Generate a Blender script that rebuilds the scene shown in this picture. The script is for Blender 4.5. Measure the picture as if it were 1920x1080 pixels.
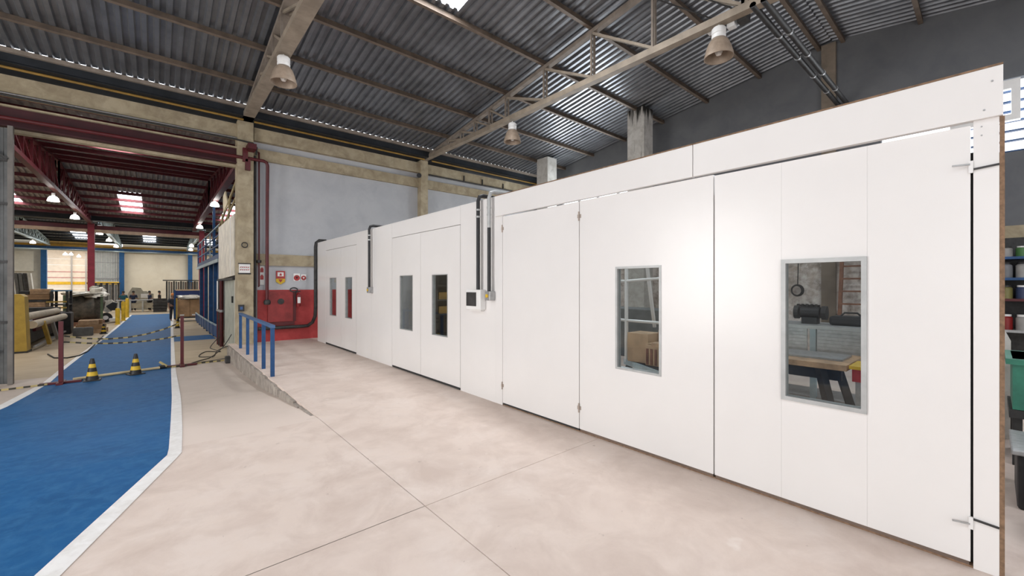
import bpy, math, random
from mathutils import Vector, Matrix
random.seed(4)
for o in list(bpy.data.objects): bpy.data.objects.remove(o)
SC = bpy.context.scene
COL = SC.collection
R = math.radians
# ------------------------------------------------------------------ camera
CAMH = 1.65
cam_d = bpy.data.cameras.new('camera'); cam = bpy.data.objects.new('camera', cam_d); COL.objects.link(cam)
cam.location = (0, 0, CAMH)
cam.rotation_euler = (R(90), 0, -math.atan2(667, 775))
cam_d.sensor_width = 36; cam_d.lens = 36*775/1920; cam_d.shift_y = -6/1920
cam_d.clip_start = .05; cam_d.clip_end = 300
SC.camera = cam
# ------------------------------------------------------------------ world, lights, exposure
SC.view_settings.view_transform = 'Standard'; SC.view_settings.look = 'None'
SC.view_settings.exposure = -0.05; SC.view_settings.gamma = 1; SC.view_settings.use_curve_mapping = False
W = bpy.data.worlds.new('World'); SC.world = W; W.use_nodes = True
W.node_tree.nodes['Background'].inputs[0].default_value = (.93, .96, 1, 1)
W.node_tree.nodes['Background'].inputs[1].default_value = 2.2
def area(name, loc, rot, sx, sy, power, col=(1, 1, 1)):
    l = bpy.data.lights.new(name, 'AREA'); l.shape = 'RECTANGLE'; l.size = sx; l.size_y = sy; l.energy = power; l.color = col
    o = bpy.data.objects.new(name, l); COL.objects.link(o); o.location = loc; o.rotation_euler = rot
    return o
# daylight of an assumed gate behind the camera; left lamps are added fill
area('assumed_gate_daylight', (-1.0, -8.7, 2.3), (R(90), 0, 0), 9.0, 4.4, 85, (1, .975, .94))
area('side_fill_light', (-8.7, -3.5, 2.3), (R(90), 0, R(-90)), 8.6, 4.4, 85, (1, .975, .94))
area('side_fill_light', (-8.7, 6.95, 2.2), (R(90), 0, R(-90)), 3.9, 4.2, 470, (1, .975, .94))
# daylight through the louvred window of the right wall
area('louvre_daylight', (13.205, -1.2, 5.1), (R(90), 0, R(90)), 5.6, 1.5, 110, (.9, .95, 1))
# daylight through the second window of the right wall, behind the white partition
area('window_daylight', (13.1, 10.2, 4.2), (R(90), 0, R(90)), 3.6, 2.0, 260, (.88, .95, 1))
SKY_T = math.atan(.14); SKY2_T = math.atan(.09)
def roof1(y): return 7.93-.14*abs(y-2.7)
def roof2(y): return 6.85-.09*abs(y-24.5)
def roof3(y): return 6.85-.09*abs(y-47.0)
SKYL1 = [(3.775, 4.45, 7.2), (3.775, -4.5, -.6), (-1.925, -4.5, -.6), (-5.725, -4.5, -.6), (8.525, -4.5, -.6), (-5.725, 4.45, 7.2)]
for i, (x, y0, y1) in enumerate(SKYL1):
    ym = (y0+y1)/2
    area('skylight_daylight', (x+.475, ym, roof1(ym)-.02), ((-SKY_T if ym > 2.7 else SKY_T), 0, 0), .92, y1-y0, (250 if ym > 2.7 else 60), (.97, .985, 1))
SKYL2 = [(-1.55, 29.3, 34.0), (-1.55, 16.0, 20.3), (-6.3, 29.3, 34.0), (3.2, 29.3, 34.0), (-6.3, 16, 20.3)]
for (x, y0, y1) in SKYL2:
    ym = (y0+y1)/2
    area('skylight_daylight', (x+.475, ym, roof2(ym)-.02), ((-SKY2_T if ym > 24.5 else SKY2_T), 0, 0), .92, y1-y0, 120, (1, .97, .92))
SKYL3 = [(-.98, 51.0, 56.0), (-5.73, 51.0, 56.0), (3.77, 51, 56), (-.98, 38.5, 43), (-5.73, 38.5, 43)]
for (x, y0, y1) in SKYL3:
    ym = (y0+y1)/2
    area('skylight_daylight', (x+.475, ym, roof3(ym)-.02), ((-SKY2_T if ym > 47 else SKY2_T), 0, 0), .92, y1-y0, 190, (1, .97, .92))

# ------------------------------------------------------------------ materials
MATS = {}
def mat(name, col, rough=.6, metal=0, var=.12, scale=3.0, bump=0.0, bscale=40., spec=.5, col2=None, thr=None, emit=0, coat=0):
    if name in MATS: return MATS[name]
    m = bpy.data.materials.new(name); m.use_nodes = True; nt = m.node_tree; N = nt.nodes; L = nt.links
    b = N['Principled BSDF']; b.inputs['Roughness'].default_value = rough; b.inputs['Metallic'].default_value = metal
    b.inputs['Specular IOR Level'].default_value = spec
    if coat: b.inputs['Coat Weight'].default_value = coat; b.inputs['Coat Roughness'].default_value = .12
    g = N.new('ShaderNodeNewGeometry')
    nz = N.new('ShaderNodeTexNoise'); nz.inputs['Scale'].default_value = scale; nz.inputs['Detail'].default_value = 5; nz.inputs['Roughness'].default_value = .6
    L.new(g.outputs['Position'], nz.inputs['Vector'])
    cr = N.new('ShaderNodeValToRGB')
    c2 = col2 or tuple(max(0, c*(1-2*var)) for c in col)
    c1 = col if col2 else tuple(min(1, c*(1+var)) for c in col)
    e = cr.color_ramp.elements
    lo, hi = thr or (.32, .68)
    e[0].position = lo; e[1].position = hi
    e[0].color = (*c2, 1); e[1].color = (*c1, 1)
    L.new(nz.outputs['Fac'], cr.inputs['Fac']); L.new(cr.outputs['Color'], b.inputs['Base Color'])
    if bump:
        n2 = N.new('ShaderNodeTexNoise'); n2.inputs['Scale'].default_value = bscale; n2.inputs['Detail'].default_value = 4
        L.new(g.outputs['Position'], n2.inputs['Vector'])
        bp = N.new('ShaderNodeBump'); bp.inputs['Strength'].default_value = bump; bp.inputs['Distance'].default_value = .02
        L.new(n2.outputs['Fac'], bp.inputs['Height']); L.new(bp.outputs['Normal'], b.inputs['Normal'])
    if emit:
        b.inputs['Emission Color'].default_value = (*col, 1); b.inputs['Emission Strength'].default_value = emit
    MATS[name] = m
    return m
def layered(name, cols, scales, rough=.75, bump=.15, bscale=60, spec=.3, spots=None):
    """base colour + two noise layers + optional fine spots"""
    m = bpy.data.materials.new(name); m.use_nodes = True; nt = m.node_tree; N = nt.nodes; L = nt.links
    b = N['Principled BSDF']; b.inputs['Roughness'].default_value = rough; b.inputs['Specular IOR Level'].default_value = spec
    g = N.new('ShaderNodeNewGeometry')
    prev = None
    for i, (c, s) in enumerate(zip(cols, scales)):
        if i == 0:
            rgb = N.new('ShaderNodeRGB'); rgb.outputs[0].default_value = (*c, 1); prev = rgb.outputs[0]; continue
        nz = N.new('ShaderNodeTexNoise'); nz.inputs['Scale'].default_value = s; nz.inputs['Detail'].default_value = 7; nz.inputs['Roughness'].default_value = .65
        nz.inputs['Distortion'].default_value = .4
        mp = N.new('ShaderNodeMapping'); mp.inputs['Location'].default_value = (i*7.3, i*3.1, i*1.7)
        L.new(g.outputs['Position'], mp.inputs['Vector']); L.new(mp.outputs[0], nz.inputs['Vector'])
        cr = N.new('ShaderNodeValToRGB'); cr.color_ramp.elements[0].position = .42; cr.color_ramp.elements[1].position = .68
        L.new(nz.outputs['Fac'], cr.inputs['Fac'])
        mx = N.new('ShaderNodeMix'); mx.data_type = 'RGBA'
        L.new(cr.outputs['Color'], mx.inputs['Factor']); L.new(prev, mx.inputs['A']); mx.inputs['B'].default_value = (*c, 1)
        prev = mx.outputs['Result']
    for spots in (spots or []):
        nz = N.new('ShaderNodeTexNoise'); nz.inputs['Scale'].default_value = spots[1]; nz.inputs['Detail'].default_value = 3
        L.new(g.outputs['Position'], nz.inputs['Vector'])
        cr = N.new('ShaderNodeValToRGB'); cr.color_ramp.elements[0].position = spots[2]; cr.color_ramp.elements[1].position = spots[2]+.06
        L.new(nz.outputs['Fac'], cr.inputs['Fac'])
        mx = N.new('ShaderNodeMix'); mx.data_type = 'RGBA'
        L.new(cr.outputs['Color'], mx.inputs['Factor']); L.new(prev, mx.inputs['A']); mx.inputs['B'].default_value = (*spots[0], 1)
        prev = mx.outputs['Result']
    L.new(prev, b.inputs['Base Color'])
    n2 = N.new('ShaderNodeTexNoise'); n2.inputs['Scale'].default_value = bscale; n2.inputs['Detail'].default_value = 5
    L.new(g.outputs['Position'], n2.inputs['Vector'])
    bp = N.new('ShaderNodeBump'); bp.inputs['Strength'].default_value = bump; bp.inputs['Distance'].default_value = .01
    L.new(n2.outputs['Fac'], bp.inputs['Height']); L.new(bp.outputs['Normal'], b.inputs['Normal'])
    MATS[name] = m; return m
def glass(name, tint=(.8, .83, .83)):
    m = bpy.data.materials.new(name); m.use_nodes = True; nt = m.node_tree; N = nt.nodes; L = nt.links
    N.remove(N['Principled BSDF']); out = N['Material Output']
    t = N.new('ShaderNodeBsdfTransparent'); t.inputs[0].default_value = (*tint, 1)
    gl = N.new('ShaderNodeBsdfGlossy'); gl.inputs['Roughness'].default_value = .03
    fr = N.new('ShaderNodeFresnel'); fr.inputs[0].default_value = 1.5
    mx = N.new('ShaderNodeMixShader')
    ge = N.new('ShaderNodeNewGeometry'); su = N.new('ShaderNodeMath'); su.operation = 'SUBTRACT'; su.inputs[0].default_value = 1; L.new(ge.outputs['Backfacing'], su.inputs[1])
    mu = N.new('ShaderNodeMath'); mu.operation = 'MULTIPLY'; L.new(fr.outputs[0], mu.inputs[0]); L.new(su.outputs[0], mu.inputs[1])
    L.new(mu.outputs[0], mx.inputs[0]); L.new(t.outputs[0], mx.inputs[1]); L.new(gl.outputs[0], mx.inputs[2]); L.new(mx.outputs[0], out.inputs[0])
    MATS[name] = m; return m
M_FLOOR = layered('concrete_floor', [(.72, .605, .535), (.76, .655, .59), (.66, .54, .47), (.72, .60, .525), (.60, .485, .42)], [0, .55, 1.1, 4.5, 2.3], rough=.6, bump=.10, bscale=35, spec=.35, spots=[((.75, .655, .59), 3, .70), ((.50, .40, .345), 11, .71), ((.36, .28, .24), 26, .735)])
M_FLOOR2 = layered('hall_floor', [(.46, .365, .245), (.52, .42, .29), (.40, .31, .205)], [0, .4, 1.1], rough=.6, bump=.06, spec=.35)
M_CURB = layered('curb_concrete', [(.33, .29, .25), (.45, .40, .35), (.22, .19, .17)], [0, 2., 5.], rough=.9, bump=.5, bscale=22)
M_BLUE = layered('blue_paint', [(.008, .09, .245), (.012, .108, .28), (.007, .075, .205), (.025, .125, .29)], [0, .5, 1.7, 9.], rough=.62, bump=.08, spec=.2)
M_LINE = layered('line_white', [(.82, .80, .78), (.78, .755, .73), (.70, .67, .64)], [0, 2, 9], rough=.6, bump=.08)
M_PANEL = mat('panel_white', (.80, .775, .755), .26, 0, .012, 1.2, spec=.5)
M_PANELT = mat('panel_trim_white', (.80, .785, .77), .32, 0, .02, 1.5)
M_WOODEDGE = mat('panel_wood_edge', (.24, .145, .085), .8, 0, .2, 30)
M_GAP = mat('rubber_black', (.03, .03, .03), .8)
M_ALU = mat('aluminium', (.43, .435, .43), .45, .4, .06, 10)
M_STEEL = mat('steel_dull', (.42, .42, .42), .45, .6, .1, 20)
M_GLASS = glass('door_glass')
M_SHEET = mat('galvanised_sheet', (.25, .26, .28), .36, .7, .14, 1.6)
M_SHEET2 = mat('hall_roof_sheet', (.33, .29, .27), .55, .2, .14, 1.6)
M_SHEET3 = mat('blue_hall_roof_sheet', (.12, .14, .17), .55, .2, .14, 1.6)
M_SKYL = mat('skylight_fibre', (.9, .94, 1), .5, 0, .0, 3, emit=5)
M_PURLIN = mat('purlin_brown_shaded', (.11, .08, .058), .7, .1, .2, 4)
M_TRUSS = mat('truss_beige', (.31, .255, .195), .6, .05, .12, 4)
M_TRUSSD = mat('truss_brown', (.26, .215, .175), .65, .05, .15, 4)
M_CONC = layered('beam_concrete', [(.42, .35, .235), (.48, .41, .29), (.30, .245, .165)], [0, 1.4, 3.5], rough=.9, bump=.25)
M_PILLAR = layered('pillar_concrete', [(.58, .56, .52), (.66, .64, .60), (.44, .42, .38)], [0, 1.4, 4.5], rough=.9, bump=.2)
M_WALLB = layered('wall_plaster_blue', [(.49, .50, .52), (.53, .535, .55), (.44, .45, .475)], [0, .5, 1.5], rough=.85, bump=.1)
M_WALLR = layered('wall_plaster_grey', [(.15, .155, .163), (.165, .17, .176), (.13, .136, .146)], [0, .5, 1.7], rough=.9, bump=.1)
M_WALLRL = layered('wall_plaster_worn', [(.80, .73, .68), (.60, .50, .42), (.82, .77, .74), (.32, .27, .23)], [0, 1.3, 2.5, 5.], rough=.9, bump=.2)
M_CREAM = layered('wall_cream', [(.78, .70, .55), (.82, .75, .61), (.72, .64, .50)], [0, .3, 1.0], rough=.85, bump=.05)
M_RED = mat('red_paint', (.42, .045, .045), .45, 0, .15, 5)
M_REDW = layered('red_wall_paint', [(.40, .05, .05), (.45, .065, .06), (.34, .04, .04)], [0, 2, 6], rough=.5, bump=.08)
M_REDS = mat('red_steel', (.11, .008, .014), .5, .05, .18, 3)
M_REDPIPE = mat('red_pipe', (.095, .008, .011), .45, 0, .12, 6)
M_BLUES = mat('blue_steel', (.012, .075, .22), .45, .05, .15, 5)
M_PALEB = mat('pale_blue_steel', (.45, .55, .58), .5, .05, .1, 4)
M_BLACK = mat('black_plastic', (.018, .018, .02), .5, 0, .2, 8)
M_DARK = mat('dark_metal', (.05, .048, .047), .55, .3, .25, 6)
M_GUT = mat('gutter_dark', (.018, .022, .028), .6, .3, .2, 3)
M_YEL = mat('yellow_paint', (.75, .48, .03), .5, 0, .1, 5)
M_YELD = mat('yellow_machine', (.50, .33, .06), .5, 0, .12, 3)
M_OCHRE = mat('ochre_pipe', (.30, .17, .03), .6, 0, .15, 5)
M_WHITE = mat('white_plastic', (.82, .81, .79), .4, 0, .03, 4)
M_SHADE = mat('lamp_shade_dusty', (.37, .285, .215), .5, .1, .12, 9)
M_SHADEIN = mat('lamp_shade_inside', (.52, .44, .36), .5, 0, .1, 9)
M_BULB = mat('bulb_glass', (.80, .76, .70), .2, 0, .03, 9)
M_LIT = mat('lit_lamp_shade', (1, .97, .92), .4, 0, .0, 9, emit=9)
M_CARD = mat('cardboard', (.42, .26, .14), .85, 0, .12, 3)
M_CARD2 = mat('cardboard_pale', (.55, .38, .23), .85, 0, .12, 3)
M_WOOD = mat('wood_plank', (.52, .34, .20), .75, 0, .2, 7)
M_WOODD = mat('wood_brown', (.26, .12, .07), .75, 0, .2, 7)
M_ROLL = mat('beige_roll', (.62, .52, .38), .6, 0, .1, 4)
M_PLASTIC = mat('plastic_sheet', (.62, .58, .50), .3, 0, .25, 4)
M_BUNDLE = mat('dark_bundle', (.15, .12, .09), .6, 0, .5, 4, col2=(.03, .03, .025))
M_GREYB = mat('grey_block', (.14, .14, .135), .8, 0, .1, 6)
M_GREEN = mat('green_crate', (.03, .20, .13), .5, 0, .15, 6)
M_SKIN = mat('skin', (.30, .16, .10), .6)
M_CABLE = mat('cable_black', (.03, .03, .03), .6)
M_ORANGE = mat('orange_plastic', (.75, .25, .05), .5)
M_ALT = mat('sheet_cladding', (.12, .123, .122), .5, .35, .2, 2)

# ------------------------------------------------------------------ mesh helpers
OFF = {}
class MB:
    def __init__(s): s.v = []; s.f = []
    def box(s, x0, x1, y0, y1, z0, z1):
        n = len(s.v)
        s.v += [(x0, y0, z0), (x1, y0, z0), (x1, y1, z0), (x0, y1, z0), (x0, y0, z1), (x1, y0, z1), (x1, y1, z1), (x0, y1, z1)]
        s.f += [tuple(n+i for i in q) for q in ((0, 3, 2, 1), (4, 5, 6, 7), (0, 1, 5, 4), (1, 2, 6, 5), (2, 3, 7, 6), (3, 0, 4, 7))]
        return s
    def bar(s, p, q, w, h, up=(0, 0, 1)):
        p = Vector(p); q = Vector(q); d = (q-p).normalized(); u = Vector(up)
        if abs(d.dot(u)) > .98: u = Vector((1, 0, 0))
        a = d.cross(u).normalized()*w/2; b = a.cross(d).normalized()*h/2
        n = len(s.v)
        for c in (p, q): s.v += [tuple(c-a-b), tuple(c+a-b), tuple(c+a+b), tuple(c-a+b)]
        s.f += [tuple(n+i for i in t) for t in ((3, 2, 1, 0), (4, 5, 6, 7), (0, 1, 5, 4), (1, 2, 6, 5), (2, 3, 7, 6), (3, 0, 4, 7))]
        return s
    def tube(s, pts, r, n=10, cap=True):
        pts = [Vector(p) for p in pts]; k = len(pts)
        rr = r if isinstance(r, (list, tuple)) else [r]*k
        base = len(s.v); prev = None
        for i, p in enumerate(pts):
            d = (pts[min(i+1, k-1)]-pts[max(i-1, 0)]).normalized()
            if prev is None:
                a = d.cross(Vector((0, 0, 1)))
                if a.length < .01: a = d.cross(Vector((1, 0, 0)))
            else: a = prev-d*prev.dot(d)
            a.normalize(); prev = a; b = d.cross(a)
            for j in range(n):
                t = 2*math.pi*j/n
                s.v.append(tuple(p+(a*math.cos(t)+b*math.sin(t))*rr[i]))
        for i in range(k-1):
            for j in range(n):
                j2 = (j+1) % n
                s.f.append((base+i*n+j, base+i*n+j2, base+(i+1)*n+j2, base+(i+1)*n+j))
        if cap:
            s.f.append(tuple(base+j for j in range(n))[::-1]); s.f.append(tuple(base+(k-1)*n+j for j in range(n)))
        return s
    def lathe(s, prof, c=(0, 0, 0), n=20):
        base = len(s.v)
        for (r, z) in prof:
            for j in range(n):
                t = 2*math.pi*j/n; s.v.append((c[0]+r*math.cos(t), c[1]+r*math.sin(t), c[2]+z))
        for i in range(len(prof)-1):
            for j in range(n):
                j2 = (j+1) % n
                s.f.append((base+i*n+j, base+i*n+j2, base+(i+1)*n+j2, base+(i+1)*n+j))
        return s
    def prism(s, poly, axis, a, b):
        """poly in the two other axes, extruded along axis from a to b"""
        n = len(poly); base = len(s.v)
        for t in (a, b):
            for (p, q) in poly:
                s.v.append({'x': (t, p, q), 'y': (p, t, q), 'z': (p, q, t)}[axis])
        s.f.append(tuple(base+i for i in range(n))); s.f.append(tuple(base+n+i for i in range(n))[::-1])
        for i in range(n):
            j = (i+1) % n; s.f.append((base+i, base+n+i, base+n+j, base+j))
        return s
    def mesh(s, name, m, off=(0, 0, 0), smooth=False, fixn=True):
        me = bpy.data.meshes.new(name)
        me.from_pydata([(x-off[0], y-off[1], z-off[2]) for x, y, z in s.v], [], s.f)
        me.materials.append(m)
        if fixn:
            import bmesh
            bm = bmesh.new(); bm.from_mesh(me); bmesh.ops.recalc_face_normals(bm, faces=bm.faces); bm.to_mesh(me); bm.free()
        if smooth:
            me.polygons.foreach_set('use_smooth', [True]*len(me.polygons))
            me.set_sharp_from_angle(angle=R(40))
        return me
    def build(s, name, m, parent=None, smooth=False, loc=None, bevel=0):
        off = OFF[parent.name] if parent else (loc or (0, 0, 0))
        o = bpy.data.objects.new(name, s.mesh(name, m, off, smooth)); COL.objects.link(o)
        if parent: o.parent = parent
        else: o.location = off
        OFF[o.name] = off
        if bevel:
            b = o.modifiers.new('bevel', 'BEVEL'); b.width = bevel; b.segments = 2; b.limit_method = 'ANGLE'
        return o
def tag(o, label=None, cat=None, group=None, kind=None):
    if label: o['label'] = label
    if cat: o['category'] = cat
    if group: o['group'] = group
    if kind: o['kind'] = kind
    return o
def thing(name, loc, label, cat=None, group=None, kind=None):
    o = bpy.data.objects.new(name, None); COL.objects.link(o); o.location = loc; o.empty_display_size = .1; OFF[o.name] = tuple(loc)
    return tag(o, label, cat, group, kind)
def piece(name, me, parent, loc, rz=0, rx=0):
    o = bpy.data.objects.new(name, me); COL.objects.link(o); o.parent = parent
    p = OFF[parent.name]; o.location = (loc[0]-p[0], loc[1]-p[1], loc[2]-p[2]); o.rotation_euler = (rx, 0, rz)
    return o
def copy_tree(o, loc=None, rz=None, parent=None, **kw):
    c = o.copy(); COL.objects.link(c); c.parent = parent
    if loc is not None: c.location = loc
    if rz is not None: c.rotation_euler.z = rz
    for k, v in kw.items(): c[k] = v
    for ch in o.children: copy_tree(ch, parent=c)
    return c
B = lambda *a: MB().box(*a)

# ------------------------------------------------------------------ floor
PROF = [(2.76, 0), (5.4, 0), (6.2, -.05), (8.6, -.255), (10.5, -.345), (13.0, -.42), (18.5, -.55), (24, -.64), (30, -.68), (60, -.70), (72, -.70)]
def fz(y):
    for (a, za), (b, zb) in zip(PROF, PROF[1:]):
        if y <= b: return za+(zb-za)*(max(y, a)-a)/(b-a)
    return -.70
floor = thing('floor', (0, 0, 0), 'worn pinkish grey concrete floor of the hall', kind='structure')
B(1.5225, 13.4, 2.7625, 13.95, -.9, 0).build('slab', M_FLOOR, floor)
B(1.5225, 13.4, -9.2, 2.757, -.3, 0).build('slab', M_FLOOR, floor)
B(-9.2, 1.517, -9.2, 2.757, -.3, 0).build('slab', M_FLOOR, floor)
B(1.40, 1.65, -9.2, 5.5, -.32, -.006).build('joint_filler', M_CURB, floor)
B(-9.2, 13.4, 2.7, 2.82, -.33, -.0065).build('joint_filler', M_CURB, floor)
def strip(left, right, ys, dz=0.0, th=None):
    """surface following the ramp between x = left(y) and x = right(y)"""
    m = MB()
    for y in ys:
        m.v += [(left(y), y, fz(y)+dz), (right(y), y, fz(y)+dz)]
    for i in range(len(ys)-1): m.f.append((2*i, 2*i+1, 2*i+3, 2*i+2))
    return m
ysr = [2.7625, 5.4, 5.8, 6.2, 7, 7.8, 8.6, 9.5, 10.5, 11.7, 13.0, 13.95]
strip(lambda y: -9.2, lambda y: 1.517, ysr[:2]).build('slab', M_FLOOR, floor)
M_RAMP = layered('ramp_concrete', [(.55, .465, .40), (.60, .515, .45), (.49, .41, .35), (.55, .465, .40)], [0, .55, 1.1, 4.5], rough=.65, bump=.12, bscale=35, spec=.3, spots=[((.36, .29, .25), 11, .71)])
def falloff_blend(m, col):  # light falloff down the ramp painted into its base colour
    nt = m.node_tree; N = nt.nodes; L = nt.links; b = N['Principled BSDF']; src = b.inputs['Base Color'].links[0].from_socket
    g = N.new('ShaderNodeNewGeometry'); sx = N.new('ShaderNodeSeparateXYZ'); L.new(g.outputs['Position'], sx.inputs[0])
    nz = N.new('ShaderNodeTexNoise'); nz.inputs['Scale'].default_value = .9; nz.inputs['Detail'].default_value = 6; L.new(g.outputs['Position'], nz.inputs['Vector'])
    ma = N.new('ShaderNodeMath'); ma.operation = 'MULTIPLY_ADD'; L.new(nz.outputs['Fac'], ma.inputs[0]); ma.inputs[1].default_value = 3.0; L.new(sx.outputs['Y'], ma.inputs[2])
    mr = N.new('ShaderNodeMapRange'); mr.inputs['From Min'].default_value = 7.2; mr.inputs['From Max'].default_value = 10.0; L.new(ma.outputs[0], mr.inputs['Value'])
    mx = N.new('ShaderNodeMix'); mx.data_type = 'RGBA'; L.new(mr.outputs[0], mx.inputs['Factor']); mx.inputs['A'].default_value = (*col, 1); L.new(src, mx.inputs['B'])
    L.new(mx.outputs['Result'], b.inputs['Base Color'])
falloff_blend(M_RAMP, (.71, .60, .53))
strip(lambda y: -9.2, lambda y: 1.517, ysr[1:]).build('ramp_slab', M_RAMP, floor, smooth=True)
ysh = [13.95, 16, 18.5, 21, 24, 27, 30, 45, 60, 72]
floor2 = thing('floor', (0, 0, 0), 'tan concrete floor of the red and blue halls beyond the opening', kind='structure')
strip(lambda y: -13., lambda y: 9.5, ysh).build('slab', M_FLOOR2, floor2, smooth=True)
# curb edge strip, chipped
cm = MB()
ys = [5.5+i*.25 for i in range(34)]
for i, y in enumerate(ys[:-1]):
    w = .02+.03*random.random()
    cm.box(1.50-w*.5, 1.528, y, ys[i+1], min(fz(y), fz(ys[i+1]))-.06, -.012-.03*random.random()*(1 if y < 9 else .2))
cm.build('curb_edge', M_CURB, floor)

# blue lane and white edge lines
def interp(pts):
    def f(y):
        if y <= pts[0][0]: return pts[0][1]
        for (a, xa), (b, xb) in zip(pts, pts[1:]):
            if y <= b: return xa+(xb-xa)*(y-a)/(b-a)
        return pts[-1][1]
    return f
Rin = interp([(.5, -1.62), (5.23, .09), (6.5, .13), (9.1, .20), (14.5, .30), (22.4, .46), (35.5, .72), (43.4, .84)])
Rout = interp([(.5, -1.43), (5.18, .19), (6.4, .24), (9, .32), (13, .36), (20, .51), (29.4, .70), (35.4, .88), (43.4, 1.0)])
Lin = interp([(.5, -5.2), (4, -3.6), (7.5, -2.25), (10.2, -1.87), (11.2, -1.79), (12.8, -1.70), (15.1, -1.74), (18.8, -1.74), (25.7, -1.67), (36, -1.52), (43.4, -1.42)])
Lout = interp([(.5, -5.35), (4, -3.75), (7.5, -2.4), (10.7, -1.96), (11.9, -1.89), (13.15, -1.80), (14.6, -1.83), (18.5, -1.84), (25.6, -1.78), (36.4, -1.62), (43.4, -1.52)])
ysl = [.5, 1.5, 2.765, 4, 5.0, 5.2, 5.4, 5.8, 6.2, 7, 7.5, 7.8, 8.6, 9.3, 10.5, 11.7, 13, 15, 16, 18.5, 20, 21, 24, 27, 30, 34, 39, 43.4]
lane = strip(Lin, Rin, ysl, .004).build('floor_lane', M_BLUE); tag(lane, 'blue painted walkway lane running into the far halls', kind='structure')
l1 = strip(Rin, Rout, ysl, .005).build('floor_line', M_LINE); tag(l1, 'white line along the right edge of the blue lane', kind='structure')
l2 = strip(Lout, Lin, ysl, .005).build('floor_line', M_LINE); tag(l2, 'white line along the left edge of the blue lane', kind='structure')
lb = strip(lambda y: Rout(y), lambda y: 1.88, [21, 22, 23.3], .004).build('floor_lane', M_BLUE); tag(lb, 'short blue lane branch turning right towards the blue railing', kind='structure')

# ------------------------------------------------------------------ walls of the near hall
YW = 13.7
wb = thing('wall_back', (7.6, YW, 0), 'pale blue grey plaster rear wall behind the white panels', kind='structure')
B(2.0, 13.4, YW+.08, YW+.3, -.1, 6.1).build('plaster', M_WALLB, wb)
B(2.2, 5.6, YW+.05, YW+.081, 0.0, 1.50).build('red_dado', M_REDW, wb)
B(2.1, 7.28, YW+.0, YW+.08, 2.21, 2.54).build('concrete_band', M_CONC, wb)
B(7.57, 13.4, YW+.0, YW+.08, 2.21, 2.54).build('concrete_band', M_CONC, wb)
B(2.1, 7.28, YW-.02, YW+.08, 5.22, 5.54).build('concrete_band', M_CONC, wb)
B(7.57, 13.4, YW-.02, YW+.08, 5.22, 5.54).build('concrete_band', M_CONC, wb)
for (x0, x1) in ((-9.2, 1.69), (2.1, 7.28), (7.57, 13.4)):
    B(x0, x1, YW-.08, YW+.3, 5.74, 6.10).build('concrete_beam', M_CONC, wb)
B(-9.2, -3.2, YW+.1, YW+.3, -.6, 5.75).build('plaster', M_WALLB, wb)
wr = thing('wall_right', (13.2, 2, 0), 'dark grey plaster wall rising behind the white panels', kind='structure')
YL0, YL1, ZL0, ZL1 = -4.2, 1.75, 4.36, 5.86
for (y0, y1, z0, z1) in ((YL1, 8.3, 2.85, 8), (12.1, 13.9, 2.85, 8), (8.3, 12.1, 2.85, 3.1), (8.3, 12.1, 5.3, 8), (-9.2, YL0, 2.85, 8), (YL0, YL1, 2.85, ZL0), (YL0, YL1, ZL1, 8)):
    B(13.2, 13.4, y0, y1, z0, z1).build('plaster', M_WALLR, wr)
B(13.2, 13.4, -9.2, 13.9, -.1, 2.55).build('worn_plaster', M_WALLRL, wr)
B(13.14, 13.4, -9.2, 13.9, 2.55, 2.85).build('concrete_band', M_CONC, wr)
B(13.1, 13.2, 2.60, 2.90, -.1, 7.85).build('pilaster', mat('pilaster_brown', (.24, .195, .15), .85, 0, .12, 3), wr)
wl = thing('wall_left', (-9, 2, 0), 'plaster wall at the left of the hall, out of view', kind='structure')
for (a, b, c) in ((-9.2, -7.9, -.6), (.9, 4.9, -.6), (9.0, 13.9, -.6), (-7.9, .9, 4.6), (4.9, 9.0, 4.4)): B(-9.2, -9.0, a, b, c, 8).build('plaster', M_WALLB, wl)
wn = thing('wall_near', (2, -9, 0), 'plaster wall behind the camera, out of view', kind='structure')
B(-9.2, -5.6, -9.2, -9.0, -.1, 8).build('plaster', M_WALLB, wn); B(3.6, 13.4, -9.2, -9.0, -.1, 8).build('plaster', M_WALLB, wn); B(-5.6, 3.6, -9.2, -9.0, 4.6, 8).build('plaster', M_WALLB, wn)
# louvred window high in the right wall
wv = thing('window_1', (13.2, -1, 5.2), 'bright louvred window high in the right wall', kind='structure')
sl = B(-.06, .06, YL0, YL1, -.012, .012).mesh('slat', M_BLUES)
for z in (4.38, 4.60, 4.80, 5.0, 5.2, 5.4, 5.62):
    piece('slat', sl, wv, (13.28, 0, z), 0)
fm = MB()
fm.box(13.08, 13.2, -.37, .6, 5.62, 5.80).box(13.08, 13.2, -.37, .6, 4.98, 5.10).box(13.08, 13.2, -.37, -.25, 5.1, 5.62)
fm.build('frame', M_WHITE, wv)
fm = MB()
fm.box(13.08, 13.2, -2.6, -.42, 5.70, 5.80).box(13.08, 13.2, -2.6, -.42, 4.98, 5.08).box(13.08, 13.2, -2.6, -2.5, 5.08, 5.70)
fm.build('frame', M_WHITE, wv)

wv2 = thing('window_2', (13.2, 10.2, 4.2), 'wide window in the right wall hidden behind the partition', kind='structure')
for y in (8.3, 9.25, 10.2, 11.15, 12.05): B(13.25, 13.33, y-.03, y+.05, 3.1, 5.3).build('mullion', M_STEEL, wv2)
for z in (3.1, 4.2, 5.25): B(13.25, 13.33, 8.3, 12.1, z, z+.06).build('transom', M_STEEL, wv2)
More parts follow.
